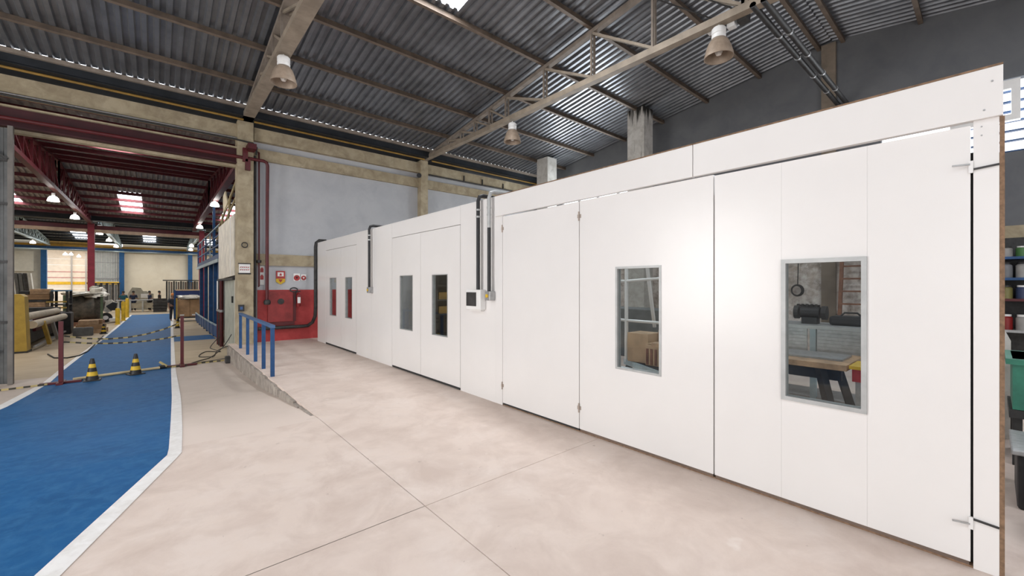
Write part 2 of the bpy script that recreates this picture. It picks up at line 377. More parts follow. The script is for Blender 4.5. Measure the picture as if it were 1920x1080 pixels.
# columns
def column(name, x0, x1, y0, y1, z0, z1, m, label, group):
    o = B(x0, x1, y0, y1, z0, z1).build(name, m, None, loc=((x0+x1)/2, (y0+y1)/2, z0), bevel=.015)
    tag(o, label, 'column', group); return o
GC = 'concrete columns of the near hall'
column('concrete_column', 1.69, 2.07, 13.5, 13.99, -.46, 6.2, M_CONC, 'beige concrete column beside the opening to the red hall', GC)
column('concrete_column', 7.28, 7.57, 13.52, 13.99, -.1, 6.2, M_CONC, 'slim beige concrete column on the blue grey rear wall under the second truss', GC)
pm = B(0, .52, 0, .6, 0, 1).v
def soot_pillar():
    m = M_PILLAR.copy(); m.name = 'pillar_sooty'; nt = m.node_tree; N = nt.nodes; L = nt.links; b = N['Principled BSDF']
    src = b.inputs['Base Color'].links[0].from_socket
    g = N.new('ShaderNodeNewGeometry'); sx = N.new('ShaderNodeSeparateXYZ'); L.new(g.outputs['Position'], sx.inputs[0])
    mp = N.new('ShaderNodeMapping'); mp.inputs['Scale'].default_value = (6, 6, .7); L.new(g.outputs['Position'], mp.inputs['Vector'])
    nz = N.new('ShaderNodeTexNoise'); nz.inputs['Scale'].default_value = 1.2; nz.inputs['Detail'].default_value = 4; L.new(mp.outputs[0], nz.inputs['Vector'])
    mr = N.new('ShaderNodeMapRange'); mr.inputs['From Min'].default_value = 6.55; mr.inputs['From Max'].default_value = 7.2; L.new(sx.outputs['Z'], mr.inputs['Value'])
    ad = N.new('ShaderNodeMath'); ad.operation = 'MULTIPLY_ADD'; L.new(mr.outputs[0], ad.inputs[0]); ad.inputs[1].default_value = .35; L.new(nz.outputs['Fac'], ad.inputs[2])
    cr = N.new('ShaderNodeValToRGB'); cr.color_ramp.elements[0].position = .66; cr.color_ramp.elements[1].position = .8; L.new(ad.outputs[0], cr.inputs['Fac'])
    mx = N.new('ShaderNodeMix'); mx.data_type = 'RGBA'; L.new(cr.outputs['Color'], mx.inputs['Factor']); L.new(src, mx.inputs['A']); mx.inputs['B'].default_value = (.03, .028, .025, 1)
    L.new(mx.outputs['Result'], b.inputs['Base Color']); return m
column('concrete_column', 11.5, 12.02, 7.07, 7.67, 0, 7.24, soot_pillar(), 'pale square concrete pillar with black soot streaks at its top, nearer of two', GC)
column('concrete_column', 11.5, 12.02, 11.25, 11.85, 0, 6.64, M_PILLAR, 'pale square concrete pillar farther back near the rear wall corner', GC)

# opening header: red steel beam, flanges, pipes
M_REDD = mat('red_steel_shaded', (.05, .006, .010), .6, .0, .15, 3)  # lack of light on the header beam put into this darker red
hb = thing('steel_beam', (-.7, YW, 5.02), 'red steel beam with painted-in shade over the opening to the red hall', 'beam')
B(-9, 1.69, YW+.02, YW+.16, 5.05, 5.46).build('web', M_REDD, hb)
B(-9, 1.69, YW-.06, YW+.22, 5.44, 5.48).build('flange', M_CONC, hb); B(-9, 1.69, YW-.06, YW+.22, 5.02, 5.05).build('flange', M_REDD, hb)
B(-9, 1.69, YW+.12, YW+.3, 4.95, 5.02).build('lower_angle', M_CONC, hb)
cd = MB().tube([(-9, YW-.24, 5.62), (1.6, YW-.24, 5.62), (2.05, YW-.24, 5.6), (2.14, YW-.24, 5.5), (2.14, YW-.12, 5.32)], .022, 8); o = cd.build('cable', M_CABLE, None, True, loc=(0, YW, 5.6)); tag(o, 'black cable running along the beam over the opening', 'cable')
cd = MB().tube([(-9, YW-.12, 5.70), (1.69, YW-.12, 5.70)], .02, 8); o = cd.build('conduit', M_STEEL, None, True, loc=(0, YW, 5.7)); tag(o, 'thin grey conduit under the concrete beam over the opening', 'pipe')
cd = MB().tube([(-9, YW-.10, 5.16), (1.72, YW-.22, 5.16), (2.30, YW-.22, 5.16), (2.38, YW-.22, 5.13), (2.41, YW-.2, 5.05), (2.41, YW-.16, 4.0), (2.41, YW-.12, 1.35), (2.41, YW-.1, 1.15)], .045, 12)
fp = thing('fire_pipe', (2.5, YW, 0), 'thick dark red fire water pipe bending down beside the concrete column', 'pipe')
cd.build('pipe', M_REDPIPE, fp, True)
MB().lathe([(0, 0), (.07, 0), (.09, .04), (.09, .1), (.06, .14), (0, .14)], (2.41, YW-.14, 1.08), 12).build('valve', M_DARK, fp, True)
MB().box(1.80, 1.92, YW-.3, YW-.19, 5.05, 5.42).box(1.86, 1.98, YW-.3, YW-.19, 4.82, 5.12).build('hanger_bracket', M_REDPIPE, fp)
v2 = thing('fire_pipe', (2.35, YW, 0), 'thin red pipe running down the wall between column and thick red pipe', 'pipe')
MB().tube([(2.18, YW-.07, 5.42), (2.22, YW-.07, 5.42), (2.22, YW-.07, 1.62), (2.2, YW-.08, 1.6)], .022, 8).build('pipe', M_REDPIPE, v2, True)
MB().lathe([(0, 0), (.06, 0), (.06, .07), (0, .07)], (2.22, YW-.07, 2.28), 10).build('valve', M_BLACK, v2, True)
o = MB().tube([(2.12, YW-.06, 5.3), (2.12, YW-.06, .02)], .035, 10).build('conduit', M_DARK, None, True, loc=(2.2, YW, 0)); tag(o, 'dark vertical conduit on the wall next to the concrete column', 'pipe')
# black drain pipe along the red wall, up the corner of the white panels
o = MB().tube([(2.2, YW-.06, .395), (3.36, YW-.06, .395), (3.5, YW-.11, .41), (3.58, YW-.3, .52), (3.6, YW-.5, .72), (3.6, YW-.55, 1.0), (3.6, YW-.55, 2.78), (3.62, YW-.55, 2.9), (3.7, YW-.55, 2.97), (3.9, YW-.55, 2.97)], .05, 12).build('drain_pipe', M_DARK, None, True, loc=(3.5, YW, .4)); tag(o, 'black pipe along the red wall that climbs the far corner of the white panels', 'pipe')
cw = thing('conduit', (9.4, 13.58, 5.7), 'thin dark conduit with brackets on the rear beam right of the second truss', 'pipe')
MB().tube([(7.62, 13.55, 5.70), (13.1, 13.55, 5.70)], .03, 8).build('tube', M_DARK, cw, True)
for x in (9.2, 10.1, 11.2): B(x-.015, x+.015, 13.57, 13.618, 5.75, 5.95).build('bracket', M_DARK, cw)
sp_ = thing('spotlight', (7.2, 13.45, 5.6), 'small black spotlight at the side of the slim rear column', 'lamp')
MB().tube([(7.2, 13.58, 5.6), (7.12, 13.36, 5.56)], [.05, .085], 12).build('head', M_BLACK, sp_, True); B(7.2, 7.28, 13.54, 13.58, 5.57, 5.63).build('arm', M_BLACK, sp_)
# gutter, ochre pipe
gt = thing('gutter', (2, 13.3, 6.2), 'dark steel valley gutter along the eave above the rear beam', 'gutter')
MB().box(-9, 13.15, 13.08, 13.11, 6.20, roof1(13.1)-.008).box(-9, 13.15, 13.08, 14.1, 6.18, 6.21).box(-9, 13.15, 14.07, 14.1, 6.18, 6.22).build('channel', M_GUT, gt)
B(-9, 13.15, 13.0, 13.08, roof1(13.1)-.10, roof1(13.1)-.012).build('eave_purlin', M_TRUSSD, gt)
for xa, xb, lab in ((-9, 1.8, 'left of the first truss'), (2.05, 7.3, 'between the first and second truss'), (7.6, 13.1, 'right of the second truss')):
    o = MB().tube([(xa, 13.3, 6.15), (xb, 13.3, 6.15)], .028, 8).build('pipe', M_OCHRE, None, True, loc=(xa, 13.3, 6.15)); tag(o, 'thin ochre pipe below the gutter '+lab, 'pipe')

# ------------------------------------------------------------------ roofs
PITCH = .19; RIB = .05
def sheet_mesh(name, m, nrib, y0, y1, slope, rib=RIB):
    """corrugated sheet, ridge at y=0, local z = -slope*y"""
    mb = MB(); prof = []
    for k in range(nrib):
        x = k*PITCH
        prof += [(x, 0), (x+.07, 0), (x+.095, rib), (x+.165, rib)]
    prof.append((nrib*PITCH, 0))
    for y in (y0, y1):
        for (x, z) in prof: mb.v.append((x, y, z-slope*y))
    n = len(prof)
    for i in range(n-1): mb.f.append((i, i+1, n+i+1, n+i))
    return mb.mesh(name, m)
def make_roof(x0, x1, ridge, half_far, half_near, zr, slope, skyl, m, label, pur_ys, mp, pw=.05, ph=.10):
    c = thing('ceiling', (0, ridge, zr), label, kind='structure')
    cache = {}
    wS = 5*PITCH
    k = 0; x = x0
    while x < x1-.01:
        for side in (1, -1):
            half = half_far if side > 0 else half_near
            cuts = []
            for (sx, a, b) in skyl:
                if abs(sx-x) < .3 and ((a+b)/2-ridge)*side > 0:
                    lo, hi = sorted((abs(a-ridge), abs(b-ridge))); cuts.append((lo, hi))
            segs = [(0, half, 0)]
            if cuts: lo, hi = cuts[0]; segs = [(0, lo, 0), (lo, hi, 1), (hi, half, 0)]
            for (a, b, s) in segs:
                if b-a < .02: continue
                key = (round(a, 3), round(b, 3), s)
                if key not in cache: cache[key] = sheet_mesh('skylight_sheet' if s else 'roof_sheet', M_SKYL if s else m, 5, a, b, slope)
                piece('skylight_sheet' if s else 'roof_sheet', cache[key], c, (x if side > 0 else x+wS, ridge, zr), 0 if side > 0 else math.pi)
        x += wS
    MB().prism([(ridge-.3, zr-slope*.3+.055), (ridge, zr+.06), (ridge+.3, zr-slope*.3+.055), (ridge, zr+.075)], 'x', x0, x1).build('ridge_cap', m, c)
    pm_ = {}
    for y in pur_ys:
        z = zr-slope*abs(y-ridge)
        if 'p' not in pm_: pm_['p'] = MB().box(x0, x1, -pw/2, pw/2, -ph, -.002).mesh('purlin', mp); pm_['f'] = MB().box(x0, x1, -pw/2-.004, pw/2+.03, -ph-.008, -ph-.0005).mesh('purlin_flange', mat('purlin_edge_lit', (.19, .145, .11), .6, .1, .15, 4) if mp is M_PURLIN else mp)  # flange painted as lit, web painted as shaded, in two browns
        piece('purlin', pm_['p'], c, (0, y, z)); piece('purlin_flange', pm_['f'], c, (0, y, z))
    return c
pur = [2.95+.0] + [4.35+1.5*i for i in range(6)]
pur = pur+[2*2.7-y for y in pur]
make_roof(-9.525, 13.2, 2.7, 10.42, 11.8, 7.93, .14, SKYL1, M_SHEET, 'corrugated metal roof of the near hall on steel purlins', pur, M_PURLIN)
pur2 = [24.5+d*s for d in (.3, 1.75, 3.2, 4.65, 6.1, 7.55, 9.0, 10.4) for s in (1, -1)]
make_roof(-11.05, 9.0, 24.5, 11.0, 10.35, 6.85, .09, SKYL2, M_SHEET2, 'corrugated roof of the red hall on dark red purlins', pur2, M_REDS, .06, .14)
pur3 = [47+d*s for d in (.3, 1.75, 3.2, 4.65, 6.1, 7.55, 9.0, 10.4) for s in (1, -1)]
make_roof(-11.43, 8.6, 47.0, 10.8, 10.5, 6.85, .09, SKYL3, M_SHEET3, 'dark corrugated roof of the blue hall at the far end', pur3, M_GUT, .06, .14)

def truss(x, ridge, y_end, zb, zf, nodes, label, m, md, group, bw=.16, bh=.11, web=.05):
    t = thing('roof_truss', (x, y_end, zb), label, 'truss', group)
    ya, yb = 2*ridge-y_end, y_end
    B(x-bw/2, x+bw/2, ya, yb, zb-bh/2, zb+bh/2).build('bottom_chord', m, t)
    for s in (1, -1):
        MB().bar((x, ridge, zf(ridge)-.17), (x, ridge+s*(y_end-.6-ridge), zf(y_end-.6)-.17), bw*.8, .09).build('top_chord', md, t)
    for s in (1, -1):
        pts = [ridge+s*d for d in nodes]
        for i, y in enumerate(pts):
            zt = zf(y)-.2
            if zt-zb < .16: continue
            for dx in (-bw*.32, bw*.32):
                MB().bar((x+dx, y, zb+bh/2), (x+dx, y, zt), web*.8, web*.8, (0, 1, 0)).build('post', md, t)
            if i > 0:
                yp = pts[i-1]
                for dx in (-bw*.22, bw*.22):
                    MB().bar((x+dx, y, zt), (x+dx, yp, zb+bh/2), web*.7, web).build('diagonal', m, t)
    return t
nod1 = [0.0, 1.65, 3.15, 4.65, 6.15, 6.9, 7.65, 8.4, 9.15, 9.7]
GT = 'trusses of the near hall'
truss(1.9, 2.7, 13.72, 6.24, roof1, nod1, 'beige steel roof truss ending at the column beside the opening', M_TRUSS, M_TRUSSD, GT, .26, .12)
truss(7.43, 2.7, 13.72, 6.24, roof1, nod1, 'beige steel lattice roof truss crossing above the white panels', M_TRUSS, M_TRUSSD, GT, .16, .13)
nod2 = [0, 1.2, 2.4, 3.6, 4.8, 6.0, 7.2, 8.4, 9.6, 10.3]
GT2 = 'trusses of the red hall'
truss(-3.02, 24.5, 35.9, 5.42, roof2, nod2, 'dark red lattice roof truss at the left of the red hall', M_REDS, M_REDS, GT2, .16, .14, .07)
truss(1.98, 24.5, 35.9, 5.42, roof2, nod2, 'dark red roof truss at the right of the red hall above the blue mezzanine', M_REDS, M_REDS, GT2, .2, .14, .07)
GT3 = 'trusses of the blue hall'
for x, lab in ((-7.6, 'far left'), (-2.7, 'in the middle, above the table'), (2.6, 'at the right')):
    truss(x, 47, 57.7, 5.42, roof3, nod2, 'pale roof truss of the blue hall, '+lab, M_PALEB, M_PALEB, GT3, .16, .12, .06)

# high bay lamps
def highbay(lit=False):
    t = thing('high_bay_lamp', (0, 0, 0), 'lamp', 'lamp')
    if lit:
        MB().lathe([(0, 0), (.07, 0), (.07, -.14), (.05, -.16)], n=16).build('housing', M_WHITE, t, True)
        MB().lathe([(.05, -.16), (.13, -.19), (.2, -.28), (.235, -.42), (.235, -.44), (.12, -.46), (0, -.47)], n=18).build('shade', M_LIT, t, True)
    else:
        MB().lathe([(0, 0.03), (.015, .03), (.015, -.02), (.10, -.03), (.115, -.05), (.115, -.13), (.10, -.14), (.10, -.155), (.115, -.165), (.115, -.215), (.08, -.225), (0, -.225)], n=24).build('housing', M_WHITE, t, True)
        MB().lathe([(.08, -.215), (.125, -.23), (.16, -.28), (.20, -.38), (.232, -.50), (.238, -.545), (.226, -.545), (.19, -.39), (.15, -.29), (.1, -.24)], n=28).build('shade', M_SHADE, t, True)
        MB().lathe([(0, -.22), (.04, -.24), (.045, -.3), (.062, -.38), (.062, -.45), (.04, -.495), (0, -.505)], n=16).build('bulb', M_BULB, t, True)
    return t
hl = highbay(); GL = 'unlit high bay lamps'
spots = [((1.9, 9.1, 6.16), 'unlit dusty bell lamp hanging from the truss nearest the column'),
         ((7.43, 8.62, 6.12), 'unlit dusty bell lamp in the middle of the second truss'),
         ((7.43, 3.11, 6.15), 'large unlit bell lamp at the upper right near the dark conduits')]
for i, (l, lab) in enumerate(spots):
    o = hl if i == 0 else copy_tree(hl)
    o.location = l; tag(o, lab, 'lamp', GL)
ll = highbay(True); ll.scale = (.72, .72, .72); GL2 = 'lit lamps in the far halls'
lits = [((-3.02, 23.7, 5.2), 'lit white lamp below the left red truss, nearer one'), ((-3.02, 29.3, 5.2), 'lit white lamp below the left red truss near the red column'),
        ((1.95, 22.3, 5.42), 'lit white lamp below the right red truss, nearer one'), ((2.0, 31.4, 5.4), 'lit white lamp below the right red truss by the right red column'),
        ((-2.75, 37.3, 5.2), 'lit lamp of the blue hall just right of the left red column'), ((-7.4, 49.5, 5.25), 'lit lamp of the blue hall at the far left'),
        ((-2.7, 43.4, 5.25), 'lit lamp of the blue hall on the middle pale truss, nearer one'), ((-2.65, 49.9, 5.25), 'lit lamp of the blue hall on the middle pale truss, farther one'),
        ((2.3, 45.0, 5.25), 'lit lamp of the blue hall on the right truss, nearer one'), ((2.5, 50.0, 5.25), 'lit lamp of the blue hall on the right truss, farther one'),
        ((-6.9, 60.5, 4.95), 'lit lamp in the back room, nearest of three'), ((-6.8, 63.3, 5.1), 'lit lamp in the back room, second of three'), ((-6.6, 67.0, 5.1), 'lit lamp in the back room, farthest of three')]
for i, (l, lab) in enumerate(lits):
    o = ll if i == 0 else copy_tree(ll)
    o.location = l; tag(o, lab, 'lamp', GL2)

# cable conduits from the second truss to the right wall
for i, dy in enumerate((0, .16)):
    c = thing('conduit', (7.4, 2.38+dy, 6.2), ['dark conduit', 'dark conduit'][i]+(' crossing from the second truss to the right wall, ' + ('left of the pair' if i else 'right of the pair')), 'pipe', 'dark conduits at the upper right')
    MB().tube([(7.35, 2.38+dy, 6.2), (13.2, 2.38+dy, 6.2)], .05, 10).build('tube', M_DARK, c, True)
    for x in (8.6, 9.7, 10.8, 11.9):
        MB().tube([(x, 2.38+dy, 6.2), (x+.05, 2.38+dy, 6.2)], .06, 10).build('clamp', M_STEEL, c)
jb = thing('junction_box', (7.4, 2.6, 6.3), 'cluster of dark and white junction boxes on the second truss', 'box')
for (y, z, w, m) in ((2.42, 6.22, .16, M_DARK), (2.62, 6.17, .12, M_WHITE), (2.8, 6.2, .12, M_DARK), (2.98, 6.22, .1, M_WHITE)):
    B(7.52, 7.52+w, y+.27, y+.27+w, z-w/2, z+w/2).build('box', m, jb)
for i, y in enumerate((3.0, 3.35)):
    o = MB().tube([(5.0, y+1.1, 6.9), (6.2, y+.5, 6.55), (7.5, y-.2, 6.3)], .012, 6).build('cable', M_CABLE, None, True, loc=(6.2, y, 6.5)); tag(o, ['thin black cable looping down to the junction boxes, right one', 'thin black cable looping down to the large lamp, left one'][i], 'cable')

# ------------------------------------------------------------------ white panel partition
XP = 3.6; TH = .05
wp = thing('wall_partition', (XP, 6.5, 0), 'long white panelled partition along the right of the hall', kind='structure')
def pan(y0, y1, z0, z1, x0=XP, th=TH, m=M_PANEL, name='panel', parent=None):
    return B(x0, x0+th, y0, y1, z0, z1).build(name, m, parent or wp, bevel=.0015)
pan(-.04, 1.715, 2.60, 2.88, XP-.025); pan(1.722, 4.52, 2.60, 2.88, XP-.025)
pan(-.026, .072, 0, 2.6); 
for (p, q) in ((.02, .12), (1.52, 1.57), (3.0, 3.05), (4.36, 4.40)): B(XP+.051, XP+.09, p, q, 0.0, 2.43).build('jamb', M_GAP if p < 1 else mat('jamb_brown', (.10, .065, .05), .8), wp)

pan(4.385, 4.53, 0, 2.6); pan(4.53, 5.415, 0, 2.88, XP); pan(5.42, 7.89, 2.595, 2.88); pan(7.895, 8.9, 0, 2.88); pan(8.903, 9.845, 0, 2.88); pan(9.85, 12.2, 2.61, 2.88); pan(12.205, 12.95, 0, 2.88)
B(XP+.002, XP+.05, -.046, -.027, 0, 2.6).build('wood_edge', M_WOODEDGE, wp)
B(XP-.025, XP+.03, -.04, 4.52, 2.881, 2.892).build('wood_edge', M_WOODEDGE, wp)
B(XP, XP+.05, 4.53, 12.95, 2.881, 2.888).build('edge_trim', M_PANELT, wp)
sc = MB()
for (y, z) in ((.0, 2.80), (.03, 2.645)): sc.tube([(XP-.03, y, z), (XP-.024, y, z)], .005, 8)
for z in (2.56, 2.51): sc.tube([(XP-.004, .04, z), (XP+.001, .04, z)], .004, 8)
sc.build('screw', M_STEEL, wp)
B(XP+.005, XP+.06, .05, 4.385, 0, .012).build('threshold', M_WOODEDGE, wp)
def leaf(n, y0, y1, z0, z1, win, label, hinge=None, splits=(), bottom=True):
    d = thing('door_%d' % n, (XP, (y0+y1)/2, 0), label, kind='structure')
    if splits:
        a, b = splits
        for (p, q, zz0, zz1) in ((y0, a-.0004, z0, z1), (b+.0004, y1, z0, z1), (a+.0004, b-.0004, z0, win[2]), (a+.0004, b-.0004, win[3], z1)):
            B(XP, XP+TH, p, q, zz0, zz1).build('panel', M_PANEL, d)
    elif win:
        wy0, wy1, wz0, wz1 = win
        MB().box(XP, XP+TH, y0, wy0, z0, z1).box(XP, XP+TH, wy1, y1, z0, z1).box(XP, XP+TH, wy0, wy1, z0, wz0).box(XP, XP+TH, wy0, wy1, wz1, z1).build('panel', M_PANEL, d)
    else: pan(y0, y1, z0, z1, parent=d)
    if win:
        wy0, wy1, wz0, wz1 = win; f = .022 if n < 3 else .012
        w = MB()
        x0, x1 = (XP-.014, XP+TH+.01) if n == 1 else (XP-.006, XP+TH+.01)
        if n == 1: f = .03
        w.box(x0, x1, wy0, wy0+f, wz0, wz1).box(x0, x1, wy1-f, wy1, wz0, wz1).box(x0, x1, wy0+f, wy1-f, wz0, wz0+f).box(x0, x1, wy0+f, wy1-f, wz1-f, wz1)
        fo = w.build('window_frame', M_ALU, d)
        B(XP+.018, XP+.022, wy0+f, wy1-f, wz0+f, wz1-f).build('pane', M_GLASS, fo)
    if hinge is not None:
        for z in (2.42, .27):
            h = MB().tube([(XP-.009, hinge, z-.05), (XP-.009, hinge, z+.05)], .009, 8).box(XP-.004, XP, hinge-.026, hinge-.008, z-.02, z+.02).box(XP-.004, XP, hinge+.008, hinge+.026, z-.02, z+.02)
            h.build('hinge', mat('hinge_brown', (.40, .33, .28), .5, .2), d)
    if bottom: B(XP+.006, XP+TH-.005, y0+.005, y1-.005, .004, z0).build('bottom_seal', mat('seal_brown', (.17, .12, .095), .8) if n < 3 else M_GAP, d)
    return d
d1 = leaf(1, .083, 1.540, .035, 2.578, (.545, 1.045, .785, 1.84), 'white door leaf with the largest window, nearest to the camera', None, (.545, 1.045))
d2 = leaf(2, 1.552, 3.018, .035, 2.588, (2.03, 2.54, .785, 1.835), 'white door leaf whose window shows boxes on a trolley', 3.024)
d3 = leaf(3, 3.03, 4.378, .035, 2.585, None, 'plain white door leaf without a window', 4.382)
d4 = leaf(4, 5.425, 6.70, .04, 2.585, (5.79, 6.29, .79, 1.825), 'white door leaf with dark window beside the control box', None)
d5 = leaf(5, 6.706, 7.885, .04, 2.585, (7.0, 7.53, .79, 1.83), 'white door leaf with pale window in the middle of the partition', None)
d6 = leaf(6, 9.855, 10.93, .045, 2.60, (10.12, 10.60, .82, 1.84), 'right leaf of the farthest white double door with reddish window', None)
d7 = leaf(7, 10.936, 12.195, .045, 2.60, (11.28, 11.82, .82, 1.84), 'left leaf of the farthest white double door with reddish window', None)
# bolt latches on the nearest leaf
for z in (2.34, .27):
    s = 1 if z > 1 else -1
    lt = MB().box(XP-.014, XP, .072, .09, z-.04, z+.03)
    lo_ = lt.build('latch', M_PANELT, d1)
    MB().bar((XP-.015, .085, z+s*.01), (XP-.03, .155, z+s*.012), .010, .008).build('latch_handle', M_STEEL, lo_)
    MB().bar((XP-.008, .07, z-s*.02), (XP-.006, -.026, z-s*.01), .012, .010).build('latch_bar', M_DARK, lo_)

def bent(y, xw, ztop, zlow, r, x_back=.25):
    return [(XP+x_back, y, ztop), (XP+.02, y, ztop), (XP-.04, y, ztop-.02), (XP-.065, y, ztop-.09), (XP-.065, y, zlow)]
def conduit(y, zlow, label, top=None, r=.028, box=None):
    c = thing('conduit', (XP, y, zlow), label, 'pipe', 'conduits on the white partition')
    if top:
        MB().tube(bent(y, 0, 2.96, 2.45, r), r, 10).build('upper_tube', top, c, True)
        MB().tube([(XP-.065, y, 2.452), (XP-.065, y, zlow)], r*.95, 10).build('tube', M_BLACK, c, True)
    else: MB().tube(bent(y, 0, 2.95, zlow, r), r, 10).build('tube', M_BLACK, c, True)
    for z in (2.62, 2.72):
        MB().tube([(XP-.065, y, z), (XP-.065, y, z+.025)], r*1.18, 10).build('clamp', M_ALU, c)
    if box: 
        b = B(XP-.10, XP-.0, y-.06, y+.06, zlow-.13, zlow).build('switch_box', M_STEEL, c, bevel=.008)
        MB().tube([(XP-.10, y, zlow-.065), (XP-.115, y, zlow-.065)], .025, 12).build('button', M_YEL, b)
conduit(8.9, 1.60, 'dark conduit with switch box between the two farther double doors', box=True)
conduit(4.86, 1.58, 'dark conduit running down to the white control box')
conduit(4.60, 1.56, 'conduit with pale upper part and switch box, left of the plain door leaf', top=M_ALU, box=True)
cb = thing('control_box', (XP, 4.93, 1.3), 'white control box with dark square window on the partition', 'box')
B(XP-.10, XP, 4.76, 5.12, 1.29, 1.58).build('body', M_WHITE, cb, bevel=.008)
B(XP-.108, XP-.09, 4.86, 5.10, 1.34, 1.54).build('window', M_DARK, cb)
B(XP-.06, XP, 4.80, 5.08, 1.265, 1.29).build('lower_flange', M_WHITE, cb)

# ------------------------------------------------------------------ ramp railing
rl = thing('handrail', (1.6, 10.5, 0), 'short blue steel handrail along the edge of the raised floor', 'railing')
posts = [(1.585, 8.45), (1.60, 9.35), (1.62, 10.35), (1.64, 11.5), (1.66, 12.75)]
for (x, y) in posts: B(x-.03, x+.03, y-.03, y+.03, 0, .88).build('post', M_BLUES, rl)
MB().bar((1.585, 8.4, .9), (1.66, 12.8, .9), .07, .05).build('top_rail', mat('blue_rail_top', (.06, .14, .30), .4), rl)

# ------------------------------------------------------------------ red wall details
fd = thing('fire_door', (2.95, YW, .45), 'dark red low metal door set in the red painted wall', 'door')
B(2.62, 3.28, YW-.03, YW+.05, .56, 1.46).build('leaf', mat('red_door', (.27, .028, .028), .45, 0, .15, 5), fd, bevel=.006)
MB().tube([(2.95, YW-.02, 1.16), (2.95, YW-.05, 1.16)], .085, 18).build('round_vent', M_DARK, fd)
B(2.58, 3.32, YW-.03, YW+.05, .46, .555).build('bottom_rail', M_REDPIPE, fd)
B(3.285, 3.36, YW-.015, YW+.05, .56, 1.46).build('jamb', M_REDPIPE, fd)
fe = thing('fire_extinguisher', (3.42, YW, 1), 'red fire extinguisher with white label on the red wall', 'extinguisher')
MB().lathe([(0, 0), (.055, 0), (.06, .02), (.06, .33), (.045, .37), (.02, .40), (0, .40)], (3.42, YW-.06, 1.0), 16).build('cylinder', mat('extinguisher_red', (.22, .01, .012), .3), fe, True)
MB().box(3.38, 3.46, YW-.122, YW-.118, 1.10, 1.28).build('label', M_WHITE, fe)
MB().bar((3.34, YW-.06, 1.42), (3.47, YW-.06, 1.46), .03, .03).tube([(3.36, YW-.05, 1.40), (3.31, YW-.08, 1.3), (3.33, YW-.09, 1.08)], .012, 8).build('valve_hose', M_BLACK, fe)
hr = MB().tube([(3.30+.10*math.cos(a), YW-.03, 1.50+.06*math.sin(a)) for a in [i*math.pi/8 for i in range(17)]], .018, 8).build('hose_hook', M_DARK, None, True, loc=(3.3, YW, 1.5)); tag(hr, 'dark round hose hook above the red door', 'hook')
fd.location.x -= .17; fe.location.x -= .17; hr.location.x -= .17
# signs
sg = thing('wall_sign', (2.95, YW, 1.8), 'red square fire sign with white flame panel above a yellow arrow point', 'sign', 'fire safety signs')
B(2.83, 3.07, YW+.045, YW+.06, 1.83, 2.06).build('red_plate', M_RED, sg)
B(2.87, 3.03, YW+.040, YW+.05, 1.90, 2.02).build('white_panel', M_WHITE, sg)
MB().prism([(2.83, 1.83), (3.07, 1.83), (3.07, 1.74), (2.95, 1.66), (2.83, 1.74)], 'y', YW+.045, YW+.06).build('yellow_point', M_YEL, sg)
MB().prism([(2.89, 1.81), (3.01, 1.81), (2.95, 1.72)], 'y', YW+.040, YW+.05).build('red_arrow', M_RED, sg)
MB().prism([(2.92, 1.92), (2.98, 1.92), (2.975, 1.97), (2.95, 2.0), (2.925, 1.96)], 'y', YW+.034, YW+.045).build('flame', M_RED, sg)
for (x, r, lab) in ((3.39, .085, 'round red sign on a pale plate above the extinguisher'), (3.58, .07, 'smaller round red sign nearest to the white panels')):
    s = thing('wall_sign', (x, YW, 1.85), lab, 'sign', 'fire safety signs')
    B(x-r*1.05, x+r*1.05, YW+.055, YW+.066, 1.87-r*1.2, 1.87+r*1.45).build('plate', M_WHITE, s)
    MB().tube([(x, YW+.05, 1.86), (x, YW+.06, 1.86)], r, 20).build('red_disc', M_RED, s)
    MB().prism([(x-r*.45, 1.86+r*.4), (x+r*.45, 1.86+r*.4), (x, 1.86-r*.5)], 'y', YW+.044, YW+.055).build('white_triangle', M_WHITE if r < .08 else M_REDPIPE, s)
for o in bpy.data.objects:
    if o.name.startswith('wall_sign') and o.parent is None: o.location.x -= .16
s = thing('wall_sign', (2.42, YW, 1.8), 'tall white sign with two red emblems between the red pipes', 'sign', 'fire safety signs')
B(2.25, 2.37, YW+.05, YW+.075, 1.65, 2.2).build('plate', M_WHITE, s)
for z in (2.08, 1.87): MB().prism([(2.27, z-.07), (2.35, z-.07), (2.35, z+.03), (2.31, z+.08), (2.27, z+.03)], 'y', YW+.04, YW+.052).build('red_emblem', M_RED, s)
s = thing('wall_sign', (1.85, 13.5, 2), 'small white sign with red print on the concrete column', 'sign')
B(1.72, 1.98, 13.485, 13.5, 1.98, 2.22).build('plate', M_WHITE, s); B(1.70, 2.0, 13.483, 13.5, 1.94, 1.98).build('strap', M_DARK, s); B(1.70, 2.0, 13.483, 13.5, 2.22, 2.25).build('strap', M_DARK, s)
for z in (2.05, 2.12): 
    q = MB()
    for i in range(5): q.bar((1.745+i*.045, 13.482, z), (1.775+i*.045, 13.482, z+.03), .004, .018)
    q.build('red_print', M_RED, s)
bx = thing('socket_box', (1.75, 13.45, 1.0), 'dark electric socket box on the side of the column above the handrail', 'box')
B(1.70, 1.84, 13.43, 13.5, .92, 1.10).build('body', M_DARK, bx); B(1.74, 1.80, 13.42, 13.43, .97, 1.05).build('cover', mat('blue_cover', (.05, .12, .3), .5), bx)
hk = thing('column_hook', (1.8, 13.5, 2.6), 'small dark pipe collar high on the column', 'hook')
MB().tube([(1.85+.07*math.cos(a), 13.46, 2.75+.07*math.sin(a)) for a in [i*math.pi/8 for i in range(17)]], .014, 6).build('ring', M_DARK, hk, True)

